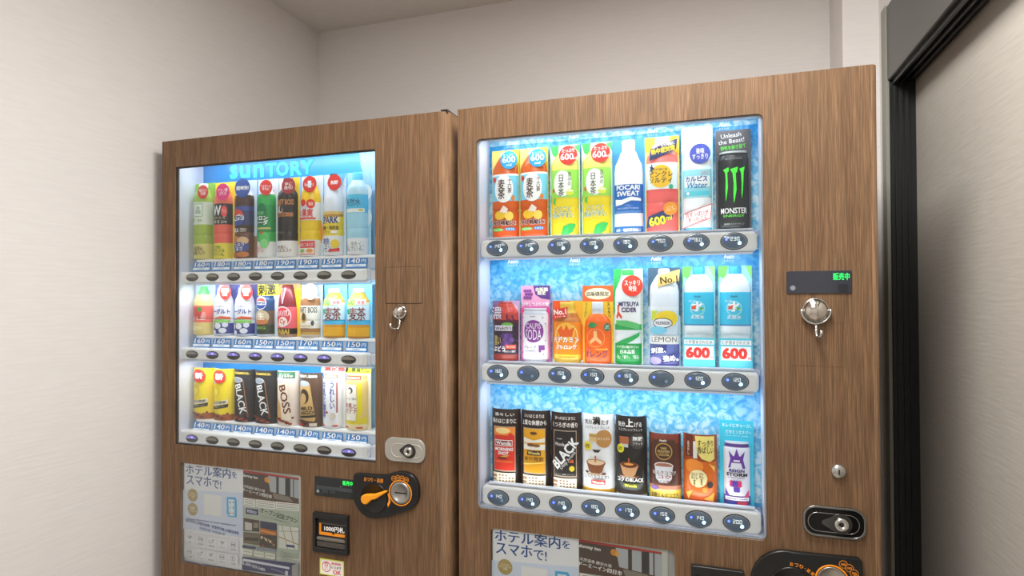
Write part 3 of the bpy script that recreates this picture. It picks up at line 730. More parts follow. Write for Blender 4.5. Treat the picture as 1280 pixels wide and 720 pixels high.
ops = [T('おつり・返却', *q4(410, 80), 24, 5.4, ORANGE, 0, .015), P([q4(*p) for p in arrow], ORANGE)]
for i, (x, y, s) in enumerate(((545, 70, '10'), (574, 64, '50'), (603, 68, '100'), (632, 78, '500'))):
    ops += [O(*q4(x, y), 3.3, ORANGE), O(*q4(x, y), 2.75, '161717'), T(s, *q4(x, y), 3.6, 2.2, ORANGE)]
for x, y in ((672, 160), (684, 172), (672, 190), (686, 195), (535, 262), (548, 270), (532, 285), (547, 292)): ops += [O(*q4(x, y), 1.0, '060606')]
print_px('coin_panel_print', ops, cp, YC - .0003)

def bill_slot(mach, r, txt):
    x0, z0, x1, z1 = r; w, h = x1 - x0, z1 - z0
    s = put('banknote_slot', slab([rrect(*r, .003), rrect(x0 + .08 * w, z0 + .12 * h, x1 - .07 * w, z1 - .14 * h, .002)], -.012, 0, .0015, 1), mach, pal('1a1b1b', .35))
    put('slot_back', box(x0 + .07 * w, -.003, z0 + .1 * h, x1 - .06 * w, -.0003, z1 - .12 * h), s, pal('232424', .4))
    put('slot_lip', box(x0 + .1 * w, -.009, z0 + .30 * h, x1 - .08 * w, -.002, z0 + .37 * h, .001, 1), s, pal('6c675e', .4))
    put('slot_tray', box(x0 + .1 * w, -.008, z0 + .13 * h, x1 - .08 * w, -.002, z0 + .27 * h, .001, 1), s, pal('4a453f', .4))
    b, mats = build_ops([R(.14, .42, .2, .72, ORANGE), R(.14, .42, .93, .5, ORANGE), R(.22, .51, .93, .70, '121212'), P([(.5, .5), (.6, .5), (.55, .455)], '121212'), T(txt, .58, .60, .58, .14, 'f2f2f0', 0, .03), R(.2, .71, .93, .735, '5b564e')], w, h)
    for v in b.verts: v.co = (x0 + v.co.x, -.0032 - v.co.z, z0 + v.co.y)
    put('slot_sign', b, s, mats); return s
bill_slot(mL, px_rect(394, 641, 437.5, 690), '1000円札')
sr = px_rect(399.8, 699.5, 430, 719.8)
st = put('notice_sticker', box(sr[0], -.0006, sr[1], sr[2], 0, sr[3]), mL, pal('d8dc3a', .5))
b, mats = build_ops([R(.04, .06, .96, .94, 'f6f3ee'), O(.28, .52, .185, 'd8404c'), O(.28, .52, .155, 'f6f3ee'), O(.28, .66, .07, 'd8404c'), O(.28, .66, .04, 'f6f3ee'), R(.2, .34, .36, .56, 'e6d8d8'), T('新紙幣', .70, .78, .40, .13, 'd8404c'), T('使えます', .70, .56, .42, .17, '3a3a3a', 0, .02), T('OK', .73, .27, .34, .26, 'd8404c', 0, .02)], sr[2] - sr[0], sr[3] - sr[1])
for v in b.verts: v.co = (sr[0] + v.co.x, -.0007 - v.co.z, sr[1] + v.co.y)
put('sticker_print', b, st, mats)

# ------------------------------------------------------------------ right machine fittings
dr = px_rect(983, 338.6, 1064.5, 366.8)
d_ = put('status_display', slab([rrect(*dr, .003)], -.002, 0, .0006, 1), mR, pal('30323a', .15))
print_px('display_marks', [T('販売中', 1051.6, 345.6, 20.5, 9, ('24f564', .9), 0, .004), O(991, 360, 3.4, '5d626c'), O(991, 360, 2.6, '80868f'), R(1048, 356, 1060, 364, '1c1d22')], d_, -.0022)
gp = px_rect(988.5, 402.3, 1058, 457.6)
groove(mR, 'card_panel', gp, .0018, .003, WOODR)
kx, kz = at(1048, 589)
kl = put('key_lock', lathe_y([(.0135, 0), (.0135, -.003), (.0105, -.0065), (.0002, -.007)], 24, kx, kz), mR, pal('b9b8b4', .25, .9))
put('keyhole', slab([rrect(kx - .0012, kz - .0048, kx + .0012, kz + .0048, .001)], -.0076, -.006), kl, BLK2)
rr_ = px_rect(1004, 633.5, 1081.5, 670.5)
cR = at(1050.5, 653.5)
lock_plate(mR, rr_, pal('2b2b2b', .12, .9), pal('9a9a98', .15, 1), pal('5a5a58', .15, .9), cR[0], cR[1], .0128, at(1026, 653)[0], (at(1009, 652)[0], at(1074, 654)[0], .0185))
put('plate_trim', slab([rrect(rr_[0] - .001, rr_[1] - .001, rr_[2] + .001, rr_[3] + .001, (rr_[3] - rr_[1]) * .38), rrect(rr_[0] + .003, rr_[1] + .003, rr_[2] - .003, rr_[3] - .003, (rr_[3] - rr_[1]) * .34)], -.0066, -.0002, .001, 1), mR, pal('8c8c88', .2, .95))
YC2 = -.012
def q8(x, y): return 845 + x / 4.83, 690 + y / 4.83
x0_, z1_ = at(*q8(505, 40), YC2); zt_ = at(*q8(690, 5), YC2)[1]
pR_r = at(1077.5, 705, YC2)[0]; tlz = at(1076, 697.5, YC2)[1]
pts2 = [(pR_r, tlz - .0)]
cxk, rk2 = at(985, 722, YC2)[0], .068
czk = at(1000, 690.8, YC2)[1] - rk2
pts2 = [at(1074, 698.4, YC2), at(1078.6, 703, YC2), (at(1079, 720, YC2)[0], czk - .02), (cxk + .07, czk - .075)]
pts2 += [(cxk + rk2 * math.cos(math.radians(a)), czk + rk2 * math.sin(math.radians(a))) for a in range(270, 79, -10)]
cp2 = put('coin_panel', slab([pts2], YC2, 0, .003, 2), mR, BLK)
kc = at(990, 735, YC2)
put('return_dial', lathe_y([(.040, YC2), (.040, YC2 - .0015), (.037, YC2 - .0024), (.036, YC2 - .0008), (.001, YC2 - .0006)], 36, *kc), cp2, pal('0f1010', .3))
cc = at(1040, 725.5, YC2)
put('coin_ring', slab([oval(*cc, .0295, .0295), oval(*cc, .027, .027)], YC2 - .0012, YC2 + .001), cp2, pal(ORANGE, .4))
put('coin_disc', lathe_y([(.0255, YC2), (.0255, YC2 - .002), (.0245, YC2 - .003), (.024, YC2 - .0015), (.001, YC2 - .0015)], 32, *cc), cp2, pal('b0aba2', .3, .85))
ops = []
for i, (ch, x, y, a) in enumerate((('お', 698, 73, 0), ('つ', 728, 79, -8), ('り', 757, 88, -14), ('・', 779, 99, -18), ('返', 800, 112, -34), ('却', 824, 130, -38))): ops += [T(ch, *q8(x, y), 4.6 if ch != '・' else 1, 4.6 if ch != '・' else 1, ORANGE, a, .02)]
print_px('return_lettering', ops, cp2, YC2 - .0003); ops = []
for x, y, s in ((1010, 75, '500'), (1046, 97, '100'), (1075, 128, '50'), (1090, 160, '10')): ops += [O(*q8(x, y), 4.9, ORANGE), O(*q8(x, y), 4.3, '161717'), T(s, *q8(x, y), 6, 3, ORANGE, 0, .02)]
print_px('coin_marks', ops, cp2, YC2 - .0003)
bs = px_rect(864.5, 708, 930.5, 790)
bill_slot(mR, bs, '1000円札')

# ------------------------------------------------------------------ magnetic hooks
def hook(cx, cz, r, label, swing):
    e = empty('magnetic_hook', (cx, 0, cz)); tag(e, label, 'hook', 'chrome magnetic hooks on the machines')
    put('magnet_dome', lathe_y([(r, 0), (r, -.006), (r * .97, -.010), (r * .80, -.017), (r * .5, -.021), (.0003, -.0225)], 28, cx, cz), e, pal('cfcac2', .14, 1.0))
    put('magnet_rim', lathe_y([(r * 1.06, 0), (r * 1.06, -.007), (r * .98, -.0075)], 28, cx, cz), e, CHROME)
    ring = [(cx + r * 1.13 * math.cos(math.radians(a)), -.008, cz + r * 1.13 * math.sin(math.radians(a))) for a in range(175, 366, 10)]
    put('swivel_ring', tube(ring, .0024), e, CHROME)
    zb = cz - r * 1.13
    put('hook_arm', tube([(cx, -.008, zb), (cx, -.008, zb - .018), (cx + swing * .2, -.010, zb - .026), (cx + swing * .6, -.019, zb - .026), (cx + swing, -.026, zb - .020), (cx + swing * 1.05, -.027, zb - .012)], .0030), e, CHROME)
    return e
hook(*at(501.5, 389), .0145, 'chrome magnetic hook under the square panel outline of the corner machine', -.014)
hook(*at(1019, 388), .0225, 'chrome magnetic hook under the small black display with green characters', .006)

# ------------------------------------------------------------------ sample drinks in the displays
def pet(top=.9, r=.42, sh=.2, neck=.17):
    return [(0, r * .9), (.015, r), (.30, r), (.315, r * .95), (.33, r), (top - sh, r), (top - sh * .7, r * .93), (top - sh * .4, r * .68), (top - sh * .2, neck * 1.3), (top - .03, neck), (top, neck)]
def can(top=1.0, r=.45):
    return [(0, r * .86), (.012, r * .9), (.04, r), (top * .90, r), (top * .955, r * .86), (top * .965, r * .9), (top, r * .9)]
def sleeve(top=1.0, r=.5): return [(0, r), (top, r)]
SIDE = dict(L=(mL, .062, .74, .46), R=(mR, .066, .50, .5))
GROUPS = dict(L='sample drinks in the corner machine', R='sample drinks in the machine beside the door frame')
PLN = dict(L=.013, R=.008)                            # the drink's widest silhouette stands this far before its card
# common standing height of each row, read at three drinks, and the shelves that carry them
def base(side, pts):
    Y = SIDE[side][1] - PLN[side]
    return sum(at(x, y, Y)[1] for x, y in pts) / len(pts)
BASE = dict(L=[base('L', [(251, 323.3), (303, 322.9), (357, 321.8), (445, 318.9)]), base('L', [(252, 418.9), (303, 419.8), (358, 420.4), (446, 423)]), base('L', [(251.5, 522.5), (303, 526.5), (357, 531.3), (445, 538)])],
            R=[base('R', [(631, 298.4), (705, 296), (784, 294), (917, 288.8)]), base('R', [(631, 450.2), (708, 452.7), (830, 457.5), (918, 459.8)]), base('R', [(632, 607), (707, 612.5), (788, 619.3), (921, 634)])])
for k in range(3):
    zb, zt = TAGZ[k]; z = BASE['L'][k]
    put('display_shelf', box(winL[0] + .03, .045, z - .008, winL[2] - .004, BYL - .001, z - .0006, .001, 1), mL, WHITE)
    put('price_card_strip', box(winL[0] + .028, .0462, zb - .004, winL[2] - .006, .0495, z - .009, .0005, 1), mL, pal('b9c6d6', .4))
    z = BASE['R'][k]
    put('clear_tray', box(winR[0] + .006, .0425, min(z - .012, RAILZ_R[k][1] - .010), winR[2] - .006, BYR - .001, z - .0006, .002, 1), mR, CLEAR)

def warp(b, w, h, vs, rs, k, uc, base=.0003):
    """Wrap a flat print (x about the bottle axis, y up) around the half-round body."""
    dead = []
    for v in b.verts:
        s, y, z = v.co
        r = max(float(np.interp(y / h, vs, rs)) * w, 1e-4); th = s / r
        if abs(th) > 1.50: dead.append(v)
        th = max(-1.5, min(1.5, th)); q = r + z + base
        v.co = ((uc - .5) * w + q * math.sin(th), -(k * r + z + base) * math.cos(th), y)
    ds = set(dead)
    bmesh.ops.delete(b, geom=[f for f in b.faces if all(v in ds for v in f.verts)], context='FACES')

def drink(side, name, label, cat, boxes, prof, bands, card=None, C=(), B=(), F=(), cap=None, k=None, uc=None, cardtop=1.0, twin=None):
    mach, Y, k0, uc0 = SIDE[side]; k = k0 if k is None else k; uc = uc0 if uc is None else uc
    x0, z0, x1, z1 = px_rect(*boxes[0], Y - PLN[side]); z1 = min(z1, 1.7550 + .004); w, h = x1 - x0, z1 - z0
    row = min(range(3), key=lambda i: abs(BASE[side][i] - z0)); h = z1 - BASE[side][row]; z0 = BASE[side][row]
    vs = [p[0] for p in prof]; rs = [p[1] for p in prof]
    root = empty(name, ((x0 + x1) / 2, Y, z0)); tag(root, label, cat, GROUPS[side] if len(boxes) < 2 else label.split(' with')[0] + ' pair')
    parts = []
    def part(nm, b, mats):
        d = bpy.data.meshes.new(nm); b.to_mesh(d); b.free()
        for m in mats: d.materials.append(m)
        o = bpy.data.objects.new(nm, d); COL.objects.link(o); o.parent = root; parts.append(o); return o
    # backing card
    cc = card or 'dfe6ee'
    cb = box(-w / 2, 0.0008, 0, w / 2, .003, h * (cardtop if len(vs) > 2 else .93))
    part('backing_card', cb, [pal(cc, .4)])
    if C:
        b, mats = build_ops(C, w, h, (.5, 0))
        for v in b.verts: v.co = (v.co.x, .0006 - v.co.z, v.co.y)
        part('card_print', b, mats)
    # half-round body
    edges = sorted(set([0, 1] + vs + [q[0] for q in bands] + list(np.linspace(0, max(vs), 22))))
    edges = [e for e in edges if e <= max(vs) + 1e-6]
    b = bmesh.new(); n = 14; prev = None; mats = []; idx = {}
    for j, v in enumerate(edges):
        r = float(np.interp(v, vs, rs)) * w
        cur = [b.verts.new(((uc - .5) * w + r * math.sin(a), -k * r * math.cos(a), v * h)) for a in np.linspace(-math.pi / 2, math.pi / 2, n + 1)]
        if prev:
            vm = (v + edges[j - 1]) / 2
            c = next((q[1] for q in bands if vm <= q[0]), bands[-1][1])
            if c not in idx: idx[c] = len(mats); mats.append(col_mat(c, .28))
            for i in range(n):
                f = b.faces.new((prev[i], prev[i + 1], cur[i + 1], cur[i])); f.material_index = idx[c]; f.smooth = True
        prev = cur
    if len(vs) > 2: b.faces.new(prev).material_index = len(mats) - 1
    part('bottle_body' if cat == 'bottle' else 'can_body' if cat == 'can' else 'sleeve_card', b, mats)
    if cap:
        v0, v1, r, c = cap; b = bmesh.new(); prev = None
        for v, q in ((v0, r), (v1 - .012, r), (v1, r * .88)):
            cur = [b.verts.new(((uc - .5) * w + q * w * math.sin(a), -k * q * w * math.cos(a) * 1.05 - .0002, v * h)) for a in np.linspace(-math.pi / 2, math.pi / 2, 13)]
            if prev:
                for i in range(12): b.faces.new((prev[i], prev[i + 1], cur[i + 1], cur[i])).smooth = True
            prev = cur
        b.faces.new(prev); part('cap', b, [pal(c, .4)])
    if B:
        b, mats = build_ops(B, w, h, (.5, 0))
        slice_bm(b, [w * t / 14 for t in range(-8, 9)], [v * h for v in vs[1:-1]] if len(vs) > 2 else ())
        warp(b, w, h, vs, rs, k, uc)
        for f in b.faces: f.smooth = True
        part('printed_label', b, mats)
    if F:
        lo, hi = 1, 0
        for op in F:
            if op[0] == 'o': lo = min(lo, op[2] - op[3] * w / h); hi = max(hi, op[2] + op[3] * w / h)
            elif op[0] == 'p': lo = min(lo, min(p[1] for p in op[1])); hi = max(hi, max(p[1] for p in op[1]))
            elif op[0] == 't': lo = min(lo, op[3] - op[5] / 2); hi = max(hi, op[3] + op[5] / 2)
            elif op[0] == 'e': lo = min(lo, op[2] - op[4]); hi = max(hi, op[2] + op[4])
        dep = max(float(np.interp(t, vs, rs)) if t <= max(vs) else 0 for t in np.linspace(lo, min(hi, 1), 12)) * w * k
        b, mats = build_ops(F, w, h, (.5, 0))
        xc = (x0 + x1) / 2; kx = (1.3 + Y - dep) / (1.3 + Y - PLN[side])
        for v in b.verts: v.co = ((v.co.x + xc) * kx - xc, -dep - .0008 - v.co.z, v.co.y)
        part('badge', b, mats)
    for bx_ in boxes[1:]:
        a0, c0, a1, c1 = px_rect(*bx_, Y - PLN[side])
        r2 = empty(name, ((a0 + a1) / 2, Y, z0))
        for key in ('category', 'group'): r2[key] = root[key]
        r2['label'] = twin or label
        for o in parts:
            c = o.copy(); COL.objects.link(c); c.parent = r2; c.location = o.location
    return root

WH, RD, DK = 'f6f7f8', 'e2362c', '2b2522'
def bx4(x0, y0, x1, y1, ox=200, oy=170, s=4.5): return (ox + x0 / s, oy + y0 / s, ox + x1 / s, oy + y1 / s)
# --- left machine, top row
drink('L', 'sample_bottle', 'green tea sample bottle on a lime green card with a pale square label', 'bottle', [bx4(178, 262, 287, 690)], pet(.95, .45, .16, .2),
      [(.20, 'd9cf74'), (.45, '9cba2c'), (.74, 'dbe8d4'), (1, 'a3cc4e')], '8ecb4a', [P([(.6, 1), (1, .72), (1, .4), (.75, .8)], '3fae5a')], cap=(.93, .99, .21, 'f0f2ec'),
      B=[R(.30, .55, .72, .72, '8fb98a'), R(.33, .56, .69, .71, 'e9f2e6'), T('京都\n福寿園', .51, .635, .26, .10, '5d9a68'), E(.24, .51, .10, .03, '9ccf3c'), T('緑茶', .6, .50, .2, .03, '7ba884'), T('番茶&\n抹茶入り', .5, .11, .62, .11, '6a5a34')],
      F=[O(.6, .865, .28, RD), T('味わい\n京都', .6, .865, .40, .085, 'fff4ea', 0, .02)])
drink('L', 'sample_bottle', 'red drink sample bottle with a black label reading W on a yellow card', 'bottle', [bx4(290, 256, 402, 690)], pet(.93, .43, .18, .18),
      [(.20, 'f3e040'), (.44, 'f0604c'), (.71, '2c2826'), (1, 'f0705a')], 'f6df3a', [R(0, 0, 1, .2, 'f3e040')], cap=(.9, .97, .2, 'f4f4f2'),
      B=[T('W', .42, .62, .44, .13, WH, 0, .02), E(.76, .61, .13, .075, 'e8434e'), T('アミノ', .76, .61, .16, .05, 'ffd9b0'), T('はたらく', .5, .525, .6, .03, 'd8c89c'), T('ビタミン+', .5, .475, .72, .045, 'f2ecd8', 0, .02), T('135㎎\nビタミンC&\nビタミンB₆', .48, .10, .60, .14, '4a7a3a')],
      F=[O(.58, .855, .34, 'e8287c'), T('アミノ酸\nプラス!', .58, .855, .5, .09, 'fff0f6', 0, .02)])
drink('L', 'sample_bottle', 'dark cola sample bottle with a round red, white and blue emblem', 'bottle', [bx4(407, 246, 524, 688)], pet(.92, .43, .17, .17),
      [(.33, '6a4230'), (.42, '3a2a24'), (.60, '2f3a66'), (.66, '3c4f96'), (.80, '4a2c22'), (1, 'e8e4e0')], 'd3e4f4', [R(0, 0, 1, .28, 'a4714a')],
      B=[O(.40, .51, .30, WH), P([(.11, .535), (.17, .59), (.30, .62), (.48, .62), (.62, .59), (.69, .535), (.5, .555), (.3, .54)], 'e0453c'), P([(.11, .485), (.3, .47), (.5, .485), (.69, .48), (.62, .435), (.5, .41), (.3, .41), (.17, .44)], '3550a4'), T('PEPSI', .40, .512, .50, .05, '22407e', 0, .03),
         T('COLA', .30, .355, .36, .055, WH, 0, .03), T('ZERO', .66, .355, .26, .045, 'e8dcd0'), E(.3, .23, .26, .05, 'c88a54'), E(.65, .22, .24, .05, 'e0b888'), E(.5, .14, .4, .06, '3a4f96'), T('ととのう\nうまさ', .42, .14, .60, .10, WH, 6, .02), E(.3, .04, .24, .035, 'b8622e'), E(.66, .045, .24, .035, 'd07a34')],
      F=[O(.50, .885, .37, '3258a8'), T('超爽快!', .50, .885, .60, .055, WH, 0, .03)])
drink('L', 'sample_bottle', 'green melon soda sample bottle with a red round badge', 'bottle', [bx4(532, 238, 648, 685)], pet(.93, .42, .2, .17),
      [(.20, 'f0f1ee'), (.32, '3cb84e'), (.66, '189a4e'), (.80, '2cb052'), (1, 'eef2f4')], 'dce8f2',
      B=[O(.46, .62, .20, '0f7a46'), R(.24, .40, .70, .62, '0f7a46'), T('POP', .42, .555, .34, .045, '7fd48c', 0, .02), T('メロン\nソーダ', .46, .465, .60, .115, WH, 0, .03), R(.12, .355, .88, .375, 'd8cf7a'), E(.60, .22, .22, .10, '57c765'), E(.60, .17, .18, .06, '8fe08c'), O(.5, .31, .06, RD), T('懐かしの\nメロンソーダ', .34, .10, .50, .08, 'd8403c')],
      F=[O(.56, .875, .31, RD), T('しゅわっと\n爽やか!', .56, .875, .50, .075, 'fff2ee', -6, .01)])
drink('L', 'sample_bottle', 'black coffee sample bottle with arched gold lettering on a yellow-edged card', 'bottle', [bx4(652, 230, 768, 683)], pet(.90, .46, .14, .2),
      [(.2, 'f2f0ec'), (.22, '4a3a30'), (1, '231d1a')], 'f3efe8', [R(.62, .15, 1, 1, 'f2d23a')], cap=(.9, .99, .22, '2c2624'),
      B=[T('CRAFT BOSS', .5, .68, .95, .07, 'c8824a', 0, .03), E(.36, .585, .13, .055, 'd9c9b4'), E(.40, .60, .07, .04, '3a2c24'), R(.06, .50, .94, .55, 'b06c34'), T('BLACK', .45, .525, .40, .03, '2a2018', 0, .02), T('香り高く、\nゆったるコク', .48, .10, .75, .085, '8a5a3a'), E(.4, .3, .2, .015, '4f4844')],
      F=[O(.62, .875, .33, 'a8323a'), T('更に\n進化!', .62, .875, .42, .085, 'f8e8e0', 0, .02)])
drink('L', 'sample_bottle', 'yellow orange-juice sample bottle with a white fruit label', 'bottle', [bx4(777, 220, 899, 680)], pet(.94, .44, .24, .18),
      [(.20, 'f6f2ea'), (.44, 'f6cf14'), (.66, 'f4f4f0'), (.90, 'f6c818'), (1, '8cc63c')], 'd6ecf8', [E(.8, .3, .2, .18, 'f29a1c')], cap=(.9, .98, .2, '97c93e'),
      B=[O(.36, .655, .14, RD), O(.7, .64, .18, RD), T('50', .7, .64, .18, .04, 'ffe9d8', 0, .02), T('な', .22, .53, .16, .07, 'e2463c'), T('果実', .55, .53, .48, .10, 'd93a34', 0, .03), T('つぶ', .4, .595, .3, .03, '5a96d0'), R(.1, .45, .9, .475, 'e4584a'), R(.14, .02, .86, .185, 'e2463c'), R(.16, .03, .84, .10, 'f6f2ea'), T('自分にごほうび', .5, .14, .60, .045, WH, 0, .02), E(.33, .065, .13, .024, '8cc04a'), E(.66, .065, .13, .024, 'f09a2c')],
      F=[O(.54, .88, .32, RD), T('1', .54, .88, .16, .085, WH, 0, .03), T('No.', .40, .875, .16, .04, WH), T('売上', .68, .875, .18, .035, WH)])
drink('L', 'sample_bottle', 'pale lemon soda sample bottle with a black cap and yellow label', 'bottle', [bx4(905, 210, 1030, 675)], pet(.93, .43, .32, .15),
      [(.24, 'f2f3f4'), (.47, 'f4d83c'), (.50, 'c8963a'), (.535, 'e8c878'), (1, 'e4eaf2')], 'cfe6f6', [P([(.5, .7), (1, .98), (1, 1), (.4, 1)], '6cc0ec')], cap=(.92, 1.0, .17, '2f2c2e'),
      B=[R(.06, .40, .94, .46, 'f6ecc0'), T('SPARK', .48, .43, .78, .085, '2a3c86', 0, .03), T('無糖・強刺激', .5, .335, .78, .05, '5a4a1a', 0, .02), T('レモン', .38, .285, .3, .03, '6a5a2a'), R(.58, .268, .84, .30, 'f4f4f0'), T('爽快\nレモン', .36, .13, .48, .17, '3a56a0', 0, .01), O(.74, .14, .17, 'f6d62c'), P([(.5, .04), (.92, .05), (.92, .09), (.5, .075)], RD)],
      F=[O(.62, .885, .31, RD), T('無糖', .62, .885, .34, .05, 'fff0ea', 0, .03)])
drink('L', 'sample_bottle', 'clear blue water sample bottle with a cyan label on a pale card', 'bottle', [bx4(1037, 198, 1170, 670)], pet(.93, .43, .17, .18),
      [(.20, 'eef2f4'), (.50, 'a9dff2'), (.72, '56c4ea'), (1, 'bfe7f5')], 'a6ddf4', [E(.75, .75, .3, .10, 'e6f4fa'), E(.85, .45, .2, .1, 'd8eef8')], cap=(.9, .99, .2, '58c8ec'),
      B=[R(.04, .505, .96, .55, 'eef4ec'), T('天然水', .46, .625, .66, .09, '2b4a6a', 0, .005), E(.8, .53, .1, .012, 'd9c850'), T('と、冷たく、\n澄んでいる。', .50, .10, .80, .11, '5a6468', 0, .0)])
# --- left machine, middle row
def m2(x0, y0, x1, y1): return bx4(x0, y0, x1, y1, 200, 310)
drink('L', 'sample_bottle', 'short pale yellow sample bottle with a red apple label and green top', 'bottle', [m2(178, 205, 290, 490)], pet(.96, .44, .40, .16),
      [(.25, 'e4cf80'), (.58, 'ee6a5c'), (.80, 'ecd98a'), (1, '5cbf6a')], 'cfe8f6', [R(.55, .1, 1, 1, '9fd8f2')],
      B=[O(.42, .42, .26, 'e0352c'), E(.58, .51, .10, .05, '4f9a3a'), E(.75, .38, .1, .08, 'f2a8a0'), T('りんご', .5, .34, .5, .08, 'fce8dc'), E(.4, .14, .3, .04, 'efe0a0')])
drink('L', 'sample_bottle', 'white yogurt drink sample bottle with a navy dotted base beside the apple drink', 'bottle', [m2(292, 203, 407, 492), m2(411, 203, 524, 495)], pet(.98, .44, .42, .22),
      [(.04, 'c9d3e6'), (.24, '3a4694'), (1, 'eef0f8')], '5360ac', [R(.0, .0, 1, .6, '6f9fd4')],
      twin='white yogurt drink sample bottle with a navy dotted base beside the small cola can',
      B=[P([(.0, .25), (1, .25), (1, .30), (.5, .32), (.0, .27)], '7dc05a'), P([(.0, .28), (.5, .33), (1, .31), (1, .36), (.6, .38), (.3, .34)], 'e86a3a'), T('ヨーグルト', .5, .47, .95, .10, '3a4a9c', 0, .03), T('すっきり飲める', .5, .57, .5, .03, '5a6aa8'), E(.16, .18, .10, .055, 'eef0f8'), E(.46, .19, .15, .06, 'eef0f8'), E(.78, .21, .12, .05, 'dfe4f4'), E(.68, .10, .16, .05, 'e6eaf6'), E(.3, .07, .1, .04, 'eef0f8')],
      F=[O(.66, .84, .29, RD), T('自販機\n限定', .66, .84, .38, .15, 'fff2ee', 0, .02)])
drink('L', 'sample_can', 'dark blue cola sample can under a yellow card with black brush characters', 'can', [m2(530, 195, 648, 490)], can(.76, .40),
      [(.04, 'c8d0d8'), (.22, '3a4436'), (.48, '6a5a4a'), (1, '274a7a')], 'd9eaf6', [R(0, .76, 1.0, .99, 'f2e63a'), T('刺激', .45, .875, .84, .21, '2a2410', 4, .03)], uc=.42,
      B=[O(.46, .62, .27, WH), P([(.2, .645), (.3, .70), (.46, .725), (.62, .70), (.72, .645), (.46, .66)], 'e0453c'), P([(.2, .595), (.46, .58), (.72, .59), (.62, .53), (.46, .51), (.3, .53)], '3550a4'), T('PEPSI', .46, .62, .44, .045, '22407e', 0, .03), E(.5, .36, .34, .13, 'c8b898'), E(.5, .28, .3, .06, 'd0804a'), T('生', .5, .38, .3, .14, 'efe6d0', 0, .03), T('BIG', .5, .16, .4, .05, '9cc850', 0, .02)])
drink('L', 'sample_bottle', 'maroon vitamin drink sample bottle tapering to the top on a yellow card', 'bottle', [m2(652, 200, 772, 497)], [(0, .38), (.02, .42), (.12, .43), (.5, .42), (.72, .36), (.9, .28), (.97, .22), (.98, .2)],
      [(.05, 'b08a6a'), (.16, '2c2018'), (.56, 'e8626e'), (1, '7c2a34')], 'f2d22c', [R(0, .9, 1, 1, 'b8954a')], uc=.42,
      B=[O(.46, .38, .40, 'f6dcd8'), O(.46, .38, .36, 'd83a4a'), T('GRAVITA', .46, .44, .74, .11, 'f6ecec', 0, .0), O(.5, .28, .20, 'f4e6e0'), T('Cy', .5, .28, .26, .12, 'e06a2c', 0, .03), T('YABAI', .46, .10, .62, .09, 'd8b84a', 0, .04), P([(.36, .92), (.42, .92), (.48, .62), (.44, .62)], 'd8929a'), P([(.52, .92), (.58, .92), (.5, .62), (.46, .62)], 'e8b0b4')])
drink('L', 'sample_bottle', 'milk coffee sample bottle with a cream label below a beige round badge', 'bottle', [m2(777, 205, 897, 497)], pet(.86, .44, .16, .24),
      [(.05, 'cdbfae'), (.10, 'c8a04c'), (.17, 'a87848'), (.60, 'f2efe6'), (.74, 'b07e58'), (1, 'dfe6ea')], 'd3e6f2', cap=(.84, .97, .26, 'eef2f4'),
      B=[T('CRAFT BOSS', .5, .52, .98, .11, '55504a', 0, .02), E(.38, .37, .14, .10, 'b89a3c'), E(.40, .39, .08, .07, '5a4c20'), E(.78, .27, .07, .05, '55504a'), T('Latte', .46, .22, .5, .045, 'c8a448'), T('微糖', .5, .17, .3, .02, '8a8478')],
      F=[O(.58, .86, .33, 'c89a6a'), O(.58, .86, .31, 'f3e8d6'), T('豊かな\nミルクの\n味わい', .58, .86, .40, .19, '8a6238', 0, .01)])
drink('L', 'sample_bottle', 'barley tea sample bottle with a sky blue label beside the milk coffee bottle', 'bottle', [m2(907, 205, 1037, 502), m2(1044, 207, 1176, 509)], pet(.86, .45, .22, .22),
      [(.04, 'c88a2a'), (.20, 'eab022'), (.25, 'd8962a'), (.34, '46bdea'), (.60, 'd2effa'), (.66, 'cfe8d8'), (.84, 'd9a83a'), (1, 'b8742c')], '6fcaf0', cap=(.85, .92, .24, 'eceff0'),
      twin='barley tea sample bottle with a sky blue label at the end of its row',
      B=[R(.05, .60, .52, .73, 'dfe86a'), T('600', .30, .67, .42, .10, '3cb878', 0, .02), R(.55, .62, .95, .72, 'f2d8d8'), T('増量', .75, .67, .30, .06, 'e06a6a'), P([(.20, .42), (.10, .50), (.12, .555), (.20, .53), (.28, .555), (.30, .50)], '25b37a'), T('麦', .46, .45, .36, .24, '7a2a20', 0, .01), T('茶', .78, .45, .34, .24, '7a2a20', 0, .01), T('やさしい', .28, .33, .26, .05, 'd86a5a')])
# --- left machine, bottom row
def m3(x0, y0, x1, y1): return bx4(x0, y0, x1, y1, 200, 440)
bean = lambda n, y, c1='6a2e1c', c2='9c4a2c': [E(.08 + .84 * ((i * .618) % 1), .02 + y * ((i * .37) % 1), .055, .018, (c1, c2)[i % 2]) for i in range(n)]
drink('L', 'sample_card', 'yellow coffee sample card with a red badge at the start of its row', 'drink card', [m3(180, 88, 284, 372), m3(291, 91, 400, 380)], sleeve(), [(.12, 'a85a24'), (1, 'f4d634')], 'efe2b0', k=.6, uc=.5,
      twin='yellow coffee sample card with a red badge beside a black coffee card',
      B=[P([(.02, .18), (.60, .10), (.92, .20), (.80, .76), (.05, .70)], 'f6dd1c'), E(.30, .56, .22, .11, 'e8c81a'), E(.28, .54, .14, .07, 'f8e84a'), P([(.02, .26), (.88, .33), (.92, .41), (.04, .34)], 'f1ead0'), T('贅沢微糖', .48, .345, .70, .055, '3a342a', 6, .02), P([(.02, .19), (.90, .26), (.92, .325), (.03, .255)], '2c2a26'), T('珈琲ロースト', .5, .265, .5, .03, 'd8c88c', 6), E(.2, .74, .2, .03, 'b8bcc0')] + bean(16, .12) + [O(.52, .85, .29, RD), T('新', .52, .85, .36, .13, 'fff4ee', 0, .04)])
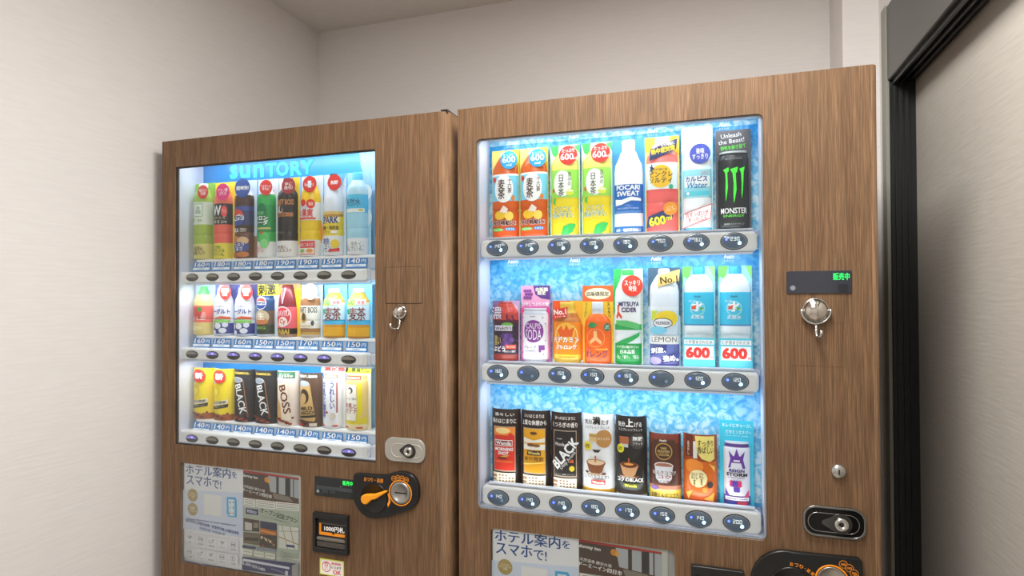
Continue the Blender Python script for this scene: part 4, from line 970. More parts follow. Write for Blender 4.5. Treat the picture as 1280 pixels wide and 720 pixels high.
drink('L', 'sample_card', 'black sample card with slanted BLACK lettering beside the yellow coffee card', 'drink card', [m3(408, 97, 518, 390), m3(527, 103, 640, 399)], sleeve(), [(1, '2b2a2c')], '6a6a70', k=.6, uc=.5,
      twin='black sample card with slanted BLACK lettering beside the cream coffee card',
      B=[R(0, .88, 1, .99, '26221e'), T('自販機限定品。', .5, .93, .86, .045, 'c8b04a', 0, .02), P([(.10, .12), (.85, .06), (.62, .82), (.08, .80)], '1c1b1e'), E(.34, .80, .27, .055, 'b9c0c8'), E(.34, .80, .22, .04, '8d949c'), P([(.83, .10), (.87, .09), (.64, .80), (.61, .80)], 'b07a4a'), T('BLACK', .50, .44, .60 * 2.05, .30 * .50, 'f2f2f2', -76, .02)] + bean(18, .13, '7a2c22', 'a84a34'))
drink('L', 'sample_card', 'cream coffee sample card with slanted dark red lettering and green header', 'drink card', [m3(650, 106, 767, 411)], sleeve(), [(1, 'e4d2c2')], 'e8e0d8', k=.6, uc=.5,
      B=[R(0, .87, 1, .99, '3c6a4c'), T('香ばしさとコク', .5, .945, .5, .03, 'e8f0e0'), T('くちまろやか', .5, .905, .8, .045, 'eef4e4', 0, .03), P([(.05, .12), (.80, .08), (.62, .84), (.05, .82)], 'efe0c8'), E(.28, .83, .28, .055, 'c8c0cc'), P([(.1, .1), (.4, .06), (.3, .4), (.1, .5)], 'd8a868'), T('BOSS', .52, .48, 1.15, .155, '6a2420', -76, .02)] + bean(16, .13, '6a2018', 'a03a2c'))
drink('L', 'sample_card', 'brown coffee sample card with a gold tilted can picture and dark header', 'drink card', [m3(778, 116, 896, 423)], sleeve(), [(1, '5f4536')], 'd8d0c8', k=.6, uc=.5,
      B=[R(0, .885, 1, .99, '3f3630'), T('微糖だし珈琲味', .5, .935, .9, .055, 'f4ecd8', 0, .03), P([(.03, .14), (.88, .10), (.62, .80), (.03, .78)], 'd2ac6c'), E(.32, .80, .28, .055, 'b9c4cc'), E(.34, .56, .24, .14, '3a2c22'), E(.30, .52, .16, .10, 'cda468'), T('MILD\nNIGO', .46, .30, .66, .15, '30261c', 6, .03), P([(.06, .15), (.86, .19), (.86, .23), (.06, .19)], '30261c')] + bean(14, .10, '4a2416', '7a3a22') + [R(.62, .02, .92, .08, 'd8d0c0'), R(.06, .02, .34, .06, 'c8402c')])
drink('L', 'sample_can', 'slim white milk coffee sample can with blue vertical lettering', 'can', [m3(903, 78, 1027, 432)], can(.86, .42), [(.05, 'dfe2ea'), (.10, 'efeaea'), (1, 'eceef4')], 'dfe4ec', [P([(-.12, .88), (1.1, .90), (1.14, 1.0), (-.08, .99)], 'e8e6e4'), T('満足感', .5, .945, .96, .085, 'd8342c', 0, .04)], uc=.46,
      B=[R(.14, .80, .86, .865, '8a7a68'), T('自販機限定', .5, .832, .62, .035, 'f0ead8'), T('う\nれ\nし\nい', .64, .54, .22, .44, '3a3f9c', 0, .02), T('牛\n乳\nと\n珈\n琲', .26, .46, .20, .58, '3a3f9c', 0, .02), R(.80, .26, .87, .74, 'b06a6a'), E(.66, .20, .12, .06, 'd8d0c0'), O(.42, .26, .05, 'b0402c'), E(.2, .05, .14, .015, 'd86a5a'), E(.76, .05, .14, .015, 'd86a5a')])
drink('L', 'sample_can', 'slim yellow and white banana milk sample can under a lime header', 'can', [m3(1033, 82, 1170, 442)], can(.86, .43), [(.10, 'ecdcae'), (.20, 'e8d23a'), (1, 'e8c878')], 'e8dcc0', [P([(-.06, .88), (1.0, .885), (1.04, .985), (-.02, .99)], 'd6e03c'), T('小腹満たし', .48, .935, .92, .075, '3a4a1c', 2, .03)], uc=.46,
      B=[R(.14, .79, .80, .86, 'c8503c'), T('自販機限定', .47, .825, .58, .035, 'f6e4cc'), P([(.70, .15), (.86, .3), (.84, .76), (.72, .7), (.66, .4)], 'e6d81e'), P([(.18, .16), (.62, .16), (.66, .40), (.62, .72), (.18, .72)], 'f4f0e6'), E(.40, .63, .11, .05, '4a4a48'), E(.37, .62, .07, .035, 'f0e6d4'), T('コーヒー香る', .42, .50, .44, .035, '6a5040'), T('牛乳と\nバナナ', .42, .35, .52, .16, '9c3a28', 0, .02), E(.2, .05, .14, .015, 'd8604a'), E(.76, .05, .14, .015, 'd8604a')])

# --- right machine, top row
def rA(x0, y0, x1, y1): return bx4(x0, y0, x1, y1, 580, 140, 3.79)
def rB(x0, y0, x1, y1): return bx4(x0, y0, x1, y1, 760, 130, 3.6)
drink('R', 'sample_bottle', 'amber barley tea sample bottle with a blue badge at the start of its row', 'bottle', [rA(128, 178, 258, 602), rA(265, 163, 390, 597)], pet(.96, .48, .24, .18),
      [(.12, 'e0561a'), (.35, 'cf5a1e'), (.42, 'd8601e'), (.70, '7fd0ea'), (.72, 'f0f4f4'), (1, 'd2622a')], 'f6e27a', [R(.62, .5, 1, 1, 'f4d638')], cap=(.9, .97, .19, 'eef0f0'),
      twin='amber barley tea sample bottle with a blue badge beside the yellow-green tea',
      B=[E(.50, .555, .36, .155, 'fafaf8'), E(.12, .66, .09, .03, 'd8382c'), E(.85, .45, .08, .03, 'e08a3c'), T('麦\n茶', .42, .55, .26, .22, '4a2c20', 0, .02), T('十\n六\n茶', .72, .59, .15, .17, '5a3828', 0, .01), E(.36, .26, .20, .05, 'f4c62e'), E(.70, .25, .16, .05, 'f6d45a'), P([(.35, .30), (.5, .37), (.66, .33), (.6, .28)], 'f8e6d8'), T('水分補給に!', .5, .175, .94, .06, WH, 0, .06), T('水分補給に!', .5, .175, .90, .055, '5a2410', 0, .03), E(.28, .10, .24, .018, '5cc04a'), T('カフェインゼロ', .28, .10, .38, .02, WH), E(.74, .105, .20, .018, '2f86d8'), T('ミネラル', .74, .105, .3, .02, WH)],
      F=[O(.66, .87, .31, '2fa2e0'), T('たっぷり', .64, .925, .36, .025, WH), T('600', .66, .875, .48, .07, WH, 0, .02), T('ml', .66, .815, .2, .03, WH)])
drink('R', 'sample_bottle', 'yellow-green tea sample bottle with a red badge beside the amber barley tea', 'bottle', [rA(405, 153, 546, 592), rA(553, 141, 701, 587)], pet(.95, .46, .2, .18),
      [(.40, 'ecd42a'), (.42, 'e0c83a'), (.72, '9bdc5a'), (1, 'eadf70')], 'd6f0c4', [P([(0, 1), (.3, 1), (.25, .86), (.08, .9)], '3cb858'), P([(.8, .98), (1, .9), (1, 1)], '4fc468'), P([(.0, .4), (.1, .3), (.06, .5)], '5cc868')], cap=(.9, .98, .19, 'eef4ee'),
      twin='yellow-green tea sample bottle with a red badge beside the white sports drink',
      B=[E(.46, .57, .32, .14, 'f7faf2'), T('日\n本\n茶', .42, .55, .20, .23, '4a4a3c', 0, .02), T('旨\nみ\nの', .70, .62, .12, .15, '6a6a54'), E(.72, .475, .14, .035, 'e2ea4a'), E(.72, .49, .13, .012, 'f4f6c8'), E(.12, .50, .06, .022, 'e0605a'), P([(.08, .37), (.2, .34), (.22, .41), (.12, .42)], '4cc060'), T('ごくごく\n飲みやすい', .46, .26, .78, .13, 'fbfdf0', 0, .06), T('ごくごく\n飲みやすい', .46, .26, .76, .125, '2f8a5c', 0, .01), P([(.42, .02), (.5, .11), (.72, .14), (.92, .13), (.80, .05), (.6, .01)], '38b858')],
      F=[O(.64, .87, .31, RD), T('たっぷり', .64, .92, .42, .04, 'fff2ea'), T('600', .60, .855, .44, .07, WH, 0, .02), T('ml', .86, .835, .12, .03, WH)])
drink('R', 'sample_bottle', 'white sports drink sample bottle with a blue wave label on a blue card', 'bottle', [rB(18, 156, 165, 592)], pet(.91, .44, .26, .19),
      [(.02, '2f7cc4'), (.085, '2b74bc'), (.22, 'eef1f4'), (.52, '2a6cc0'), (1, 'f2f4f6')], '3f9be0', cap=(.88, .99, .20, 'f6f7f8'),
      B=[T('POCARI\nSWEAT', .5, .455, .80, .115, WH, 0, .03), P([(.04, .30), (.3, .31), (.6, .35), (.96, .345), (.96, .37), (.6, .39), (.3, .36), (.04, .37)], WH), P([(.04, .225), (.96, .225), (.96, .245), (.04, .245)], '5c94d4'), T('水分・電解質補給に!', .5, .045, .84, .035, WH, 0, .03), T('ION SUPPLY DRINK', .5, .27, .7, .018, 'bcd4ee')])
drink('R', 'sample_bottle', 'pink grapefruit sample bottle with a yellow sun disc label', 'bottle', [rB(165, 143, 321, 583)], pet(.97, .46, .24, .18),
      [(.42, 'ee6a66'), (.45, 'e86460'), (.72, 'e6f0f0'), (.80, 'ee7a72'), (1, 'f2a09a')], 'f4e08a', [R(.0, .85, .3, 1, 'f6d83c'), R(.75, .8, 1, 1, 'f2c82c')], cap=(.93, .985, .2, 'f4f4f4'),
      B=[O(.48, .58, .34, 'f4c22e'), P([(.1, .69), (.16, .66), (.1, .63), (.18, .64), (.22, .60), (.23, .65), (.3, .66), (.23, .68), (.2, .72), (.17, .68)], '2a3a5c'), T('ピンクレ\nソルティ', .48, .57, .72, .12, '3a3a48', 0, .02), T('天日塩使用', .46, .65, .4, .025, '5a5a4a'), O(.78, .47, .07, '3cae8c')],
      F=[P([(.14, .74), (.92, .84), (.95, .95), (.17, .86)], '2b3864'), T('塩分・水分補給に', .55, .895, .66, .035, 'f0f0f4', 9), T('熱中症対策', .54, .845, .70, .06, 'f6d83c', 9, .03), P([(.04, .05), (.80, .15), (.86, .27), (.10, .17)], '2c3a66'), T('600', .36, .125, .48, .09, 'f8ea2c', 8, .03), T('ml', .70, .155, .16, .05, 'f8ea2c', 8, .02), O(.74, .245, .20, 'f09a2c'), T('ピンク\nフルーツ', .74, .245, .26, .05, 'fff2c8', 8)])
drink('R', 'sample_bottle', 'tall white milky water sample bottle with a blue-lettered label and round blue badge', 'bottle', [rB(330, 78, 472, 580)], pet(.90, .46, .30, .18),
      [(.04, '48b4dc'), (.32, 'eef4f6'), (.58, '9be0ee'), (.62, 'd4f0f4'), (1, 'f4f6f8')], 'bfeaf4', [E(.3, .8, .3, .1, 'd8f4f8')], cap=(.88, .99, .2, 'e2f2fa'),
      B=[R(.05, .34, .95, .38, '5cd0e0'), R(.03, .42, .97, .52, 'f2f8f8'), T('カルピス', .48, .495, .74, .05, '2f4aa0', 0, .03), T('Water', .50, .435, .70, .055, '2a90c8', 0, .02, .25), O(.2, .36, .06, 'eaf4f8'), T('ほどよい', .78, .55, .26, .03, 'e0707a')],
      F=[O(.60, .725, .335, '4a56b4'), T('後味\nすっきり', .60, .725, .50, .105, 'f2f2fa', 0, .01), P([(.02, .03), (.92, .12), (.98, .26), (.06, .17)], RD), P([(.04, .04), (.90, .125), (.95, .25), (.08, .165)], 'fafafa'), T('甘ずっぱいが\nあふれてる', .5, .145, .74, .09, 'd8343a', 8, .02), P([(.25, .065), (.72, .11), (.72, .115), (.25, .07)], 'd8343a')])
drink('R', 'sample_can', 'black energy drink sample can with three green claw marks', 'can', [rB(486, 112, 645, 573)], can(.78, .44),
      [(.02, 'b8bcbc'), (.76, '2c2e30'), (1, '9aa0a0')], '4f5358', [R(.0, .79, 1, 1, '565358'), T('Unleash\nthe Beast!', .44, .92, .74, .10, 'eef0ee', 5, .0), T('野性を解き放て', .50, .83, .72, .045, '6ae052', 5, .02)],
      B=[P([(.18, .60), (.36, .62), (.36, .58), (.32, .57), (.335, .42), (.30, .34), (.27, .29), (.26, .40), (.27, .50), (.25, .57)], ('4be83e', .25)),
         P([(.40, .60), (.62, .62), (.60, .57), (.56, .56), (.58, .40), (.53, .30), (.50, .27), (.49, .36), (.50, .46), (.47, .56)], ('4be83e', .25)),
         P([(.66, .60), (.84, .62), (.80, .57), (.79, .50), (.77, .40), (.74, .31), (.72, .36), (.73, .46), (.71, .56)], ('4be83e', .25)),
         T('MONSTER', .5, .195, .82, .055, 'f0f0ee', 0, .02), T('ENERGY', .5, .145, .62, .022, '6ae052', 0, .02), T('炭酸飲料 エナジードリンク', .5, .065, .6, .02, 'a8acac'), T('MONSTER', .5, .70, .5, .018, '7a7e80')])
# --- right machine, middle row
def rC(x0, y0, x1, y1): return bx4(x0, y0, x1, y1, 590, 310, 3.79)
def rD(x0, y0, x1, y1): return bx4(x0, y0, x1, y1, 770, 300, 3.6)
drops = lambda n, y0, y1, c: [O(.08 + .84 * ((i * .618 + .1) % 1), y0 + (y1 - y0) * ((i * .37) % 1), .028, c) for i in range(n)]
drink('R', 'sample_bottle', 'short dark grape juice sample bottle with large purple and white characters', 'bottle', [rC(92, 250, 221, 532)], pet(.98, .46, .2, .22),
      [(.11, 'a03a30'), (.62, '3a2c3c'), (.68, '5c2c34'), (1, 'c8483c')], 'cfa8cc', [R(0, .62, .4, 1, '8a6a98'), E(.75, .85, .2, .1, 'e8d0e4')], cap=(.88, .98, .23, 'b83a34'),
      B=[E(.62, .59, .22, .05, '6cb84a'), R(.10, .50, .80, .59, 'dfd8e2'), T("Welch's", .46, .545, .62, .06, '3a3a4a', 3, .02)] + [O(.48 + .12 * (i % 3) + .06 * (i // 3 % 2), .42 - .07 * (i // 3), .085, ('5c3a7c', '744e96')[i % 2]) for i in range(9)] + [T('濃い', .26, .34, .28, .17, 'c8b468', 0, .02), T('ぶどう', .32, .20, .46, .09, 'f4f0f4', 0, .03), R(.55, .20, .95, .27, 'e8604a'), T('果汁50%', .75, .235, .3, .03, 'fff0e8'), T('味わい濃厚', .72, .16, .4, .04, 'e0d8e0')],
      F=[T('濃', .20, .80, .38, .22, '6a2c6a', 0, .05), T('濃', .20, .80, .36, .21, 'f6f0f6', 0, .0), T('ギュッと', .66, .84, .40, .08, 'd84a4a', -18, .03), T('い', .70, .71, .30, .12, '5a2a5c', 0, .05)])
drink('R', 'sample_can', 'white soda sample can with a purple disc and pink grape header', 'can', [rC(228, 178, 366, 537)], can(.70, .44),
      [(.03, 'b9bcc4'), (.62, 'f0f0f6'), (.70, 'c8ccd4')], 'e878b4', [R(0, 0, 1, .62, 'd8589c'), R(0, .76, 1, 1, 'f0a6cc'), P([(.42, 1), (.5, .88), (.7, .83), (1, .81), (1, 1)], '5c3a86'), T('自販機\n限定', .72, .925, .42, .10, 'f6f0d8', 0, .03)] + [O(.14 + .09 * (i % 3) + .045 * (i // 3 % 2), .93 - .045 * (i // 3), .055, '8a4a9c') for i in range(9)] + [T('ひやしつぶらの葡', .5, .755, .92, .055, 'fdf2fa', 0, .04), R(0, .625, 1, .70, 'ee3f86'), T('復刻1992', .5, .662, .62, .042, 'fdf0f6', 0, .03)],
      B=[O(.48, .40, .37, '8a3a96'), T('CALPIS', .48, .47, .52, .07, 'f4eef8', 0, .0), T('SODA', .48, .355, .56, .14, 'f4eef8', 0, -.0), T('グレープ', .36, .19, .44, .04, '4a3a5a', 0, .02), T('乳性炭酸飲料', .36, .14, .38, .022, '8a8494'), T('Asahi', .46, .595, .2, .02, '6a6a74')] + [O(.70 + .07 * (i % 3), .20 - .03 * (i // 3), .045, '8a4a9c') for i in range(7)] + [O(u, v, .02, '5a4a6a') for u, v in ((.12, .58), (.8, .58), (.9, .5), (.08, .48), (.9, .28), (.08, .26), (.82, .1), (.1, .12))])
drink('R', 'sample_can', 'orange and gold energy sample bottle-can with white katakana', 'can', [rC(378, 250, 521, 542)], [(0, .44), (.06, .46), (.62, .46), (.70, .43), (.80, .30), (.86, .24), (.98, .24)],
      [(.06, 'c8a43c'), (.13, 'e8c02c'), (.66, 'f08a1c'), (.80, 'b86a1c'), (1, 'd8b43a')], 'f0581c', [P([(.6, 1), (1, .6), (1, 1)], 'f4b02c'), R(0, 0, 1, .04, 'dfe2ea')],
      B=[O(.5, .43, .42, 'f8e08a'), O(.5, .43, .38, 'f08c20'), O(.5, .50, .30, 'f6b83a'), P([(.2, .52), (.35, .60), (.42, .52), (.52, .62), (.6, .53), (.78, .58), (.7, .42), (.3, .42)], 'e8601c'), T('ドデカミン', .5, .375, .96, .11, 'b8401c', 0, .07), T('ドデカミン', .5, .375, .92, .10, 'fffaf0', 0, .03), T('ストロング', .5, .255, .76, .085, 'b8401c', 0, .07), T('ストロング', .5, .255, .72, .075, 'fffaf0', 0, .03), T('ASAHI ENERGY', .5, .09, .6, .025, 'a87a1c')],
      F=[P([(.02, .70), (.50, .74), (.54, .90), (.06, .86)], RD), T('No.1', .28, .82, .42, .09, 'fff4e8', 5, .03), T('エナジー系', .28, .745, .36, .03, 'fff0e0', 5)])
drink('R', 'sample_bottle', 'orange aluminium sample bottle with a green leaf and cream oval header', 'bottle', [rC(521, 178, 667, 544)], [(0, .40), (.02, .44), (.46, .44), (.55, .40), (.60, .30), (.64, .20), (.65, .18), (.78, .18)],
      [(.60, 'f0661c'), (.64, 'e8701e'), (1, 'c8d0d8')], 'f6c62c', [R(0, .795, 1, 1, 'f0662a'), E(.5, .895, .42, .075, 'f8ecc8'), T('自販機限定', .5, .895, .72, .06, '3a2c24', 0, .01), T('ス\nッ\nキ\nリ', .86, .68, .10, .20, '3a3420', 6, .02), T('マ\nイ\nル\nド', .10, .68, .08, .19, '5a8a4a', -6)] + drops(8, .1, .5, 'f6a02c'), cap=(.70, .79, .19, 'd4dae2'),
      B=[O(.46, .33, .30, 'fbb070'), O(.46, .33, .285, 'f0661c'), P([(.18, .49), (.30, .53), (.44, .52), (.52, .50), (.40, .455), (.25, .46)], '2f8a4a'), O(.86, .47, .13, '2f7a5c'), T('温州\nみかん', .86, .47, .2, .05, 'e8f4e0'), P([(.40, .42), (.5, .42), (.52, .34), (.66, .28), (.62, .25), (.46, .30), (.3, .25), (.26, .28), (.40, .34)], 'f8c080'), T('オレンジ', .46, .125, .78, .085, '35356a', 0, .02), T('三ツ矢', .22, .19, .24, .03, '8a4a5a'), T('ORANGE', .66, .185, .4, .022, 'f8d060')])
drink('R', 'sample_bottle', 'clear cider sample bottle with a green lower label and red round badge', 'bottle', [bx4(668, 98, 808, 549, 590, 310, 3.79)], pet(.97, .45, .28, .18),
      [(.22, '189a48'), (.36, 'dfe8ea'), (.42, '2fa858'), (.62, 'f2f4f4'), (1, 'e2e9ea')], 'd3e8d8', [P([(0, 1), (.3, 1), (.1, .6), (0, .5)], '2fae58'), R(.6, .3, 1, .55, 'b8e0b8')], cap=(.93, .99, .2, '2fae52'),
      B=[T('MITSUYA\nCIDER', .56, .60, .76, .11, '3f2a6a', 0, .03), P([(.12, .62), (.2, .62), (.2, .55), (.32, .50), (.30, .47), (.18, .51), (.08, .47), (.05, .5), (.13, .55)], 'e04a2c'), P([(.04, .42), (.96, .36), (.96, .42), (.5, .46), (.04, .46)], '5cc070'), P([(.04, .22), (.5, .28), (.96, .34), (.96, .30), (.5, .22)], '2fa858'), T('すべて受け継がれていく', .5, .185, .84, .03, 'eef6ee'), T('日本品質', .5, .135, .5, .045, WH, 0, .02), T('「水」「香り」「製法」', .5, .08, .8, .04, 'eef6ee', 0, .01)],
      F=[O(.66, .82, .36, 'e8402c'), T('スッキリ\n爽快', .66, .82, .52, .12, 'fff4ea', 0, .02)])
drink('R', 'sample_bottle', 'lemon soda sample bottle with a gold ribbon on a navy ice card', 'bottle', [rD(144, 124, 289, 568)], pet(.97, .46, .22, .17),
      [(.02, '5a4a9c'), (.22, '6a74b4'), (.30, 'f0f2f4'), (.56, 'cfe0ee'), (.60, 'e6ecf2'), (1, 'dde4ec')], '3c5c74', [P([(0, .6), (.5, .7), (1, .5), (1, 0), (0, 0)], 'b8dcee')], cap=(.92, .99, .18, 'eef2f4'),
      B=[P([(.05, .56), (.3, .56), (.2, .48), (.05, .45)], 'c8d84a'), E(.6, .48, .4, .08, 'f2d22c'), E(.46, .435, .32, .052, '2a3460'), E(.46, .435, .29, .044, 'f2f2f4'), T('WILKINSON', .46, .435, .46, .035, '2a3460', 0, .02), E(.3, .36, .3, .04, '7fd0ec'), R(.05, .235, .95, .30, 'f6f4ec'), T('LEMON', .5, .268, .84, .05, '3a3a5c', 0, .0), E(.2, .05, .22, .04, 'b8a8dc')],
      F=[P([(.32, .82), (.94, .90), (1.0, .98), (.36, .92)], 'd8b45a'), P([(.30, .80), (.96, .86), (1.0, .97), (.34, .92)], 'e2c272'), T('No.1', .66, .875, .54, .07, '3a2c18', 6, .02), P([(.06, .10), (.56, .14), (.58, .215), (.08, .175)], '3a3f86'), T('刺激、', .32, .158, .46, .06, WH, 5, .03), P([(.40, .015), (.96, .06), (.98, .14), (.42, .095)], '3a3f86'), T('強め。', .70, .08, .48, .065, WH, 5, .03)])
drink('R', 'sample_bottle', 'clear water sample bottle with a turquoise label beside the lemon soda', 'bottle', [rD(299, 118, 447, 572), rD(463, 118, 613, 577)], pet(.95, .46, .16, .16),
      [(.28, 'cfe8f0'), (.36, 'e2eef2'), (.41, 'e8f2f6'), (.425, '4a8ac0'), (.74, '3cc2e6'), (1, 'e2eef4')], '9ce4ee', [P([(0, 1), (.3, 1), (.2, .86), (.05, .9), (0, .8)], '6cc85a'), P([(.8, 1), (1, 1), (1, .86)], '8cd87a')], cap=(.91, 1.0, .19, '2f9ce0'),
      twin='clear water sample bottle with a turquoise label at the end of its row',
      B=[O(.46, .58, .24, '8fe4f2'), O(.46, .58, .20, '4cc8e8'), T('水', .46, .60, .38, .10, 'f6fafa', 0, .05), P([(.30, .60), (.44, .615), (.40, .575), (.28, .57)], 'e8502c'), P([(.50, .60), (.66, .58), (.56, .56)], '4cae4a'), T('天然水', .46, .495, .42, .04, 'f2fafc', 0, .02), T('Asahi', .46, .70, .2, .02, '2a3a6a', 0, .02), T('おいしい水', .30, .655, .2, .03, 'eaf6fa'), E(.5, .33, .42, .008, 'b8cfd8')],
      F=[R(.02, .0, .98, .29, '58cfe4'), R(.05, .225, .95, .27, 'f6fafa'), T('とぎ澄まされた水', .5, .247, .82, .035, '3a4a5c', 0, .0), R(.06, .075, .94, .21, 'eefafc'), T('600', .46, .142, .74, .11, 'e8352c', 0, .05), T('ml', .90, .10, .1, .03, 'e8352c')])
# --- right machine, bottom row
def rE(x0, y0, x1, y1): return bx4(x0, y0, x1, y1, 590, 480, 3.6)
def rF(x0, y0, x1, y1): return bx4(x0, y0, x1, y1, 770, 480, 3.6)
def wonda(top1, top2, extra, fill):
    o = [R(.02, .73, .98, .995, '2c1e1a'), T(top1, .52, .93, .72, .045, 'f4ece4', 0, .01), T(top2, .5, .845, .92, .065, 'f8f2ea', 0, .02), R(.10, .19, .92, .775, 'b8a48c'), R(.13, .205, .89, .765, fill)] + extra
    o += [R(.10, .04, .90, .175, 'efe6cc')]
    for i in range(15): o += [R(.36 + .10 * (i % 5), .065 + .036 * (i // 5), .42 + .10 * (i % 5), .083 + .036 * (i // 5), '8a6a50')] if not (i // 5 == 2 and i % 5 > 2) else []
    return o + [R(.14, .12, .30, .15, 'a07a5a'), R(.14, .08, .28, .10, 'a07a5a')]
SL = dict(k=.62, uc=.5)
drink('R', 'sample_card', 'curved dark coffee card picturing a red can', 'drink card', [rE(88, 108, 215, 458)], sleeve(), [(1, '33221c')], '6a5a54', **SL,
      B=wonda('清々しい', '朝のはじまりに', [R(.13, .66, .89, .765, 'f08a2c'), E(.46, .72, .26, .04, 'f8d890'), O(.74, .655, .09, 'd8302c'), R(.18, .52, .80, .60, 'f2eee8'), R(.20, .53, .78, .59, '8c1c1c'), T('Wonda', .49, .56, .52, .05, 'f6f2ee', 0, .03), T('MORNING\nSHOT', .5, .455, .62, .095, WH, 0, .03, .15), P([(.35, .37), (.6, .38), (.72, .41), (.5, .40)], 'e0a04a'), E(.46, .365, .16, .014, '5a2a1c'), T('CACAO ESPRESSO', .5, .32, .6, .022, 'f0a04a')], 'dc3420'))
drink('R', 'sample_card', 'curved dark coffee card picturing a gold can', 'drink card', [rE(220, 115, 350, 468)], sleeve(), [(1, '33221c')], '6a5a54', **SL,
      B=wonda('いいはじまりは', '上質な休憩から', [E(.5, .71, .12, .02, '6a3a1c'), P([(.13, .58), (.89, .60), (.89, .655), (.5, .62), (.13, .655)], 'f2ead8'), R(.13, .50, .89, .57, 'f4eee0'), E(.42, .56, .14, .02, '7a4a24'), E(.6, .555, .12, .02, '8a5a2c'), R(.28, .43, .74, .49, '3a2c1c'), T('Wonda', .51, .46, .40, .04, 'e8d07a', 0, .03), T('金の微糖', .5, .385, .66, .055, '7a5a24', 0, .02), P([(.13, .30), (.89, .34), (.89, .35), (.13, .32)], 'f8dc6a')], 'e8a418'))
drink('R', 'sample_card', 'curved dark coffee card picturing a black can with diagonal BLACK', 'drink card', [rE(355, 124, 490, 478)], sleeve(), [(1, '33221c')], '6a5a54', **SL,
      B=wonda('次へのはじまりに', 'くつろぎの香り', [T('Wonda', .34, .60, .34, .045, 'd8d4cc', 0, .03), T('Asahi', .34, .67, .18, .02, 'c8c4bc', 0, .02), T('BLACK', .52, .49, 1.15, .13, 'f6f4f2', 50, .03), T('Deep Aroma', .62, .40, .72, .06, 'd8d4cc', 50), O(.74, .30, .09, 'e8d038'), P([(.62, .38), (.8, .37), (.78, .42)], 'e0602c'), T('コーヒー 無糖 ブラック', .5, .225, .6, .02, 'b8b4ac')], '241f1e'))
cup = lambda c1, c2: [E(.46, .40, .30, .045, 'a8683a'), E(.46, .405, .26, .035, c2), P([(.18, .40), (.74, .40), (.64, .29), (.54, .265), (.38, .265), (.27, .29)], c1), E(.46, .405, .24, .030, c2), R(.44, .41, .48, .49, 'c86a2c'), E(.46, .265, .30, .012, 'c8a888'), E(.2, .285, .06, .014, '5a3420'), E(.7, .275, .07, .014, '6a3c24')]
drink('R', 'sample_card', 'curved white cafe latte card with a coffee cup picture', 'drink card', [rE(495, 130, 641, 488)], sleeve(), [(.085, 'd8a42c'), (1, 'efeeee')], 'dfe0e2', **SL,
      B=[T('気分', .22, .90, .28, .06, '3a2c24', 0, .02), T('満', .49, .92, .24, .10, '2a1c16', 0, .04), T('たす', .76, .90, .26, .06, '3a2c24', 0, .02), T('エスプレッソブレンド', .5, .835, .80, .035, '4a3a30', 0, .01), O(.72, .70, .27, 'c08a4c'), T('カフェオレ', .72, .70, .40, .03, 'f6ead8'), R(.26, .66, .50, .76, 'd8b87a'), R(.26, .72, .50, .745, 'c09050'), O(.20, .60, .14, 'ecd238'), T('自販\n限定', .20, .60, .16, .05, '5a4a1c'), P([(.36, .565), (.62, .565), (.55, .53), (.43, .53)], '3a2a22')] + cup('8a5230', 'e8c8a0') + [T('コクのカフェオレ', .5, .235, .78, .045, '3a2a22', 0, .01), R(.34, .14, .74, .195, 'c83a2c'), T('Wonda', .54, .167, .34, .035, 'f8f0e8', 0, .03), T('ESPRESSO BLEND', .5, .115, .7, .018, 'c8a878')])
drink('R', 'sample_card', 'curved black coffee card with a coffee cup picture', 'drink card', [rF(-2, 140, 138, 502)], sleeve(), [(.05, 'd8d4cc'), (.08, '4a3a30'), (1, '262220')], '5a5654', **SL,
      B=[T('気分', .20, .90, .28, .06, 'f2eee8', 0, .02), T('上', .48, .92, .24, .10, 'fcfaf6', 0, .04), T('げる', .76, .90, .26, .06, 'f2eee8', 0, .02), T('エスプレッソブレンド', .5, .835, .82, .035, 'e0dcd4', 0, .01), O(.74, .70, .26, '4a4442'), T('無糖', .74, .73, .34, .055, 'f6f2ec', 0, .02), T('ブラック', .74, .67, .34, .035, 'e8e4dc'), R(.14, .66, .46, .75, 'b0643c'), R(.16, .62, .44, .66, 'c8c4be'), O(.17, .60, .14, 'e8dc2c'), T('自販\n限定', .17, .60, .16, .05, '4a441c')] + cup('d8a070', '6a341c') + [E(.46, .42, .14, .014, 'f0a04a'), T('コクのBLACK', .5, .235, .84, .055, 'f8f6f2', 0, .03), R(.28, .135, .74, .19, '4a5a1c'), T('Wonda', .51, .162, .36, .035, 'f0d84a', 0, .03), T('コーヒー 無糖ブラック', .5, .05, .7, .02, '4a443e')])
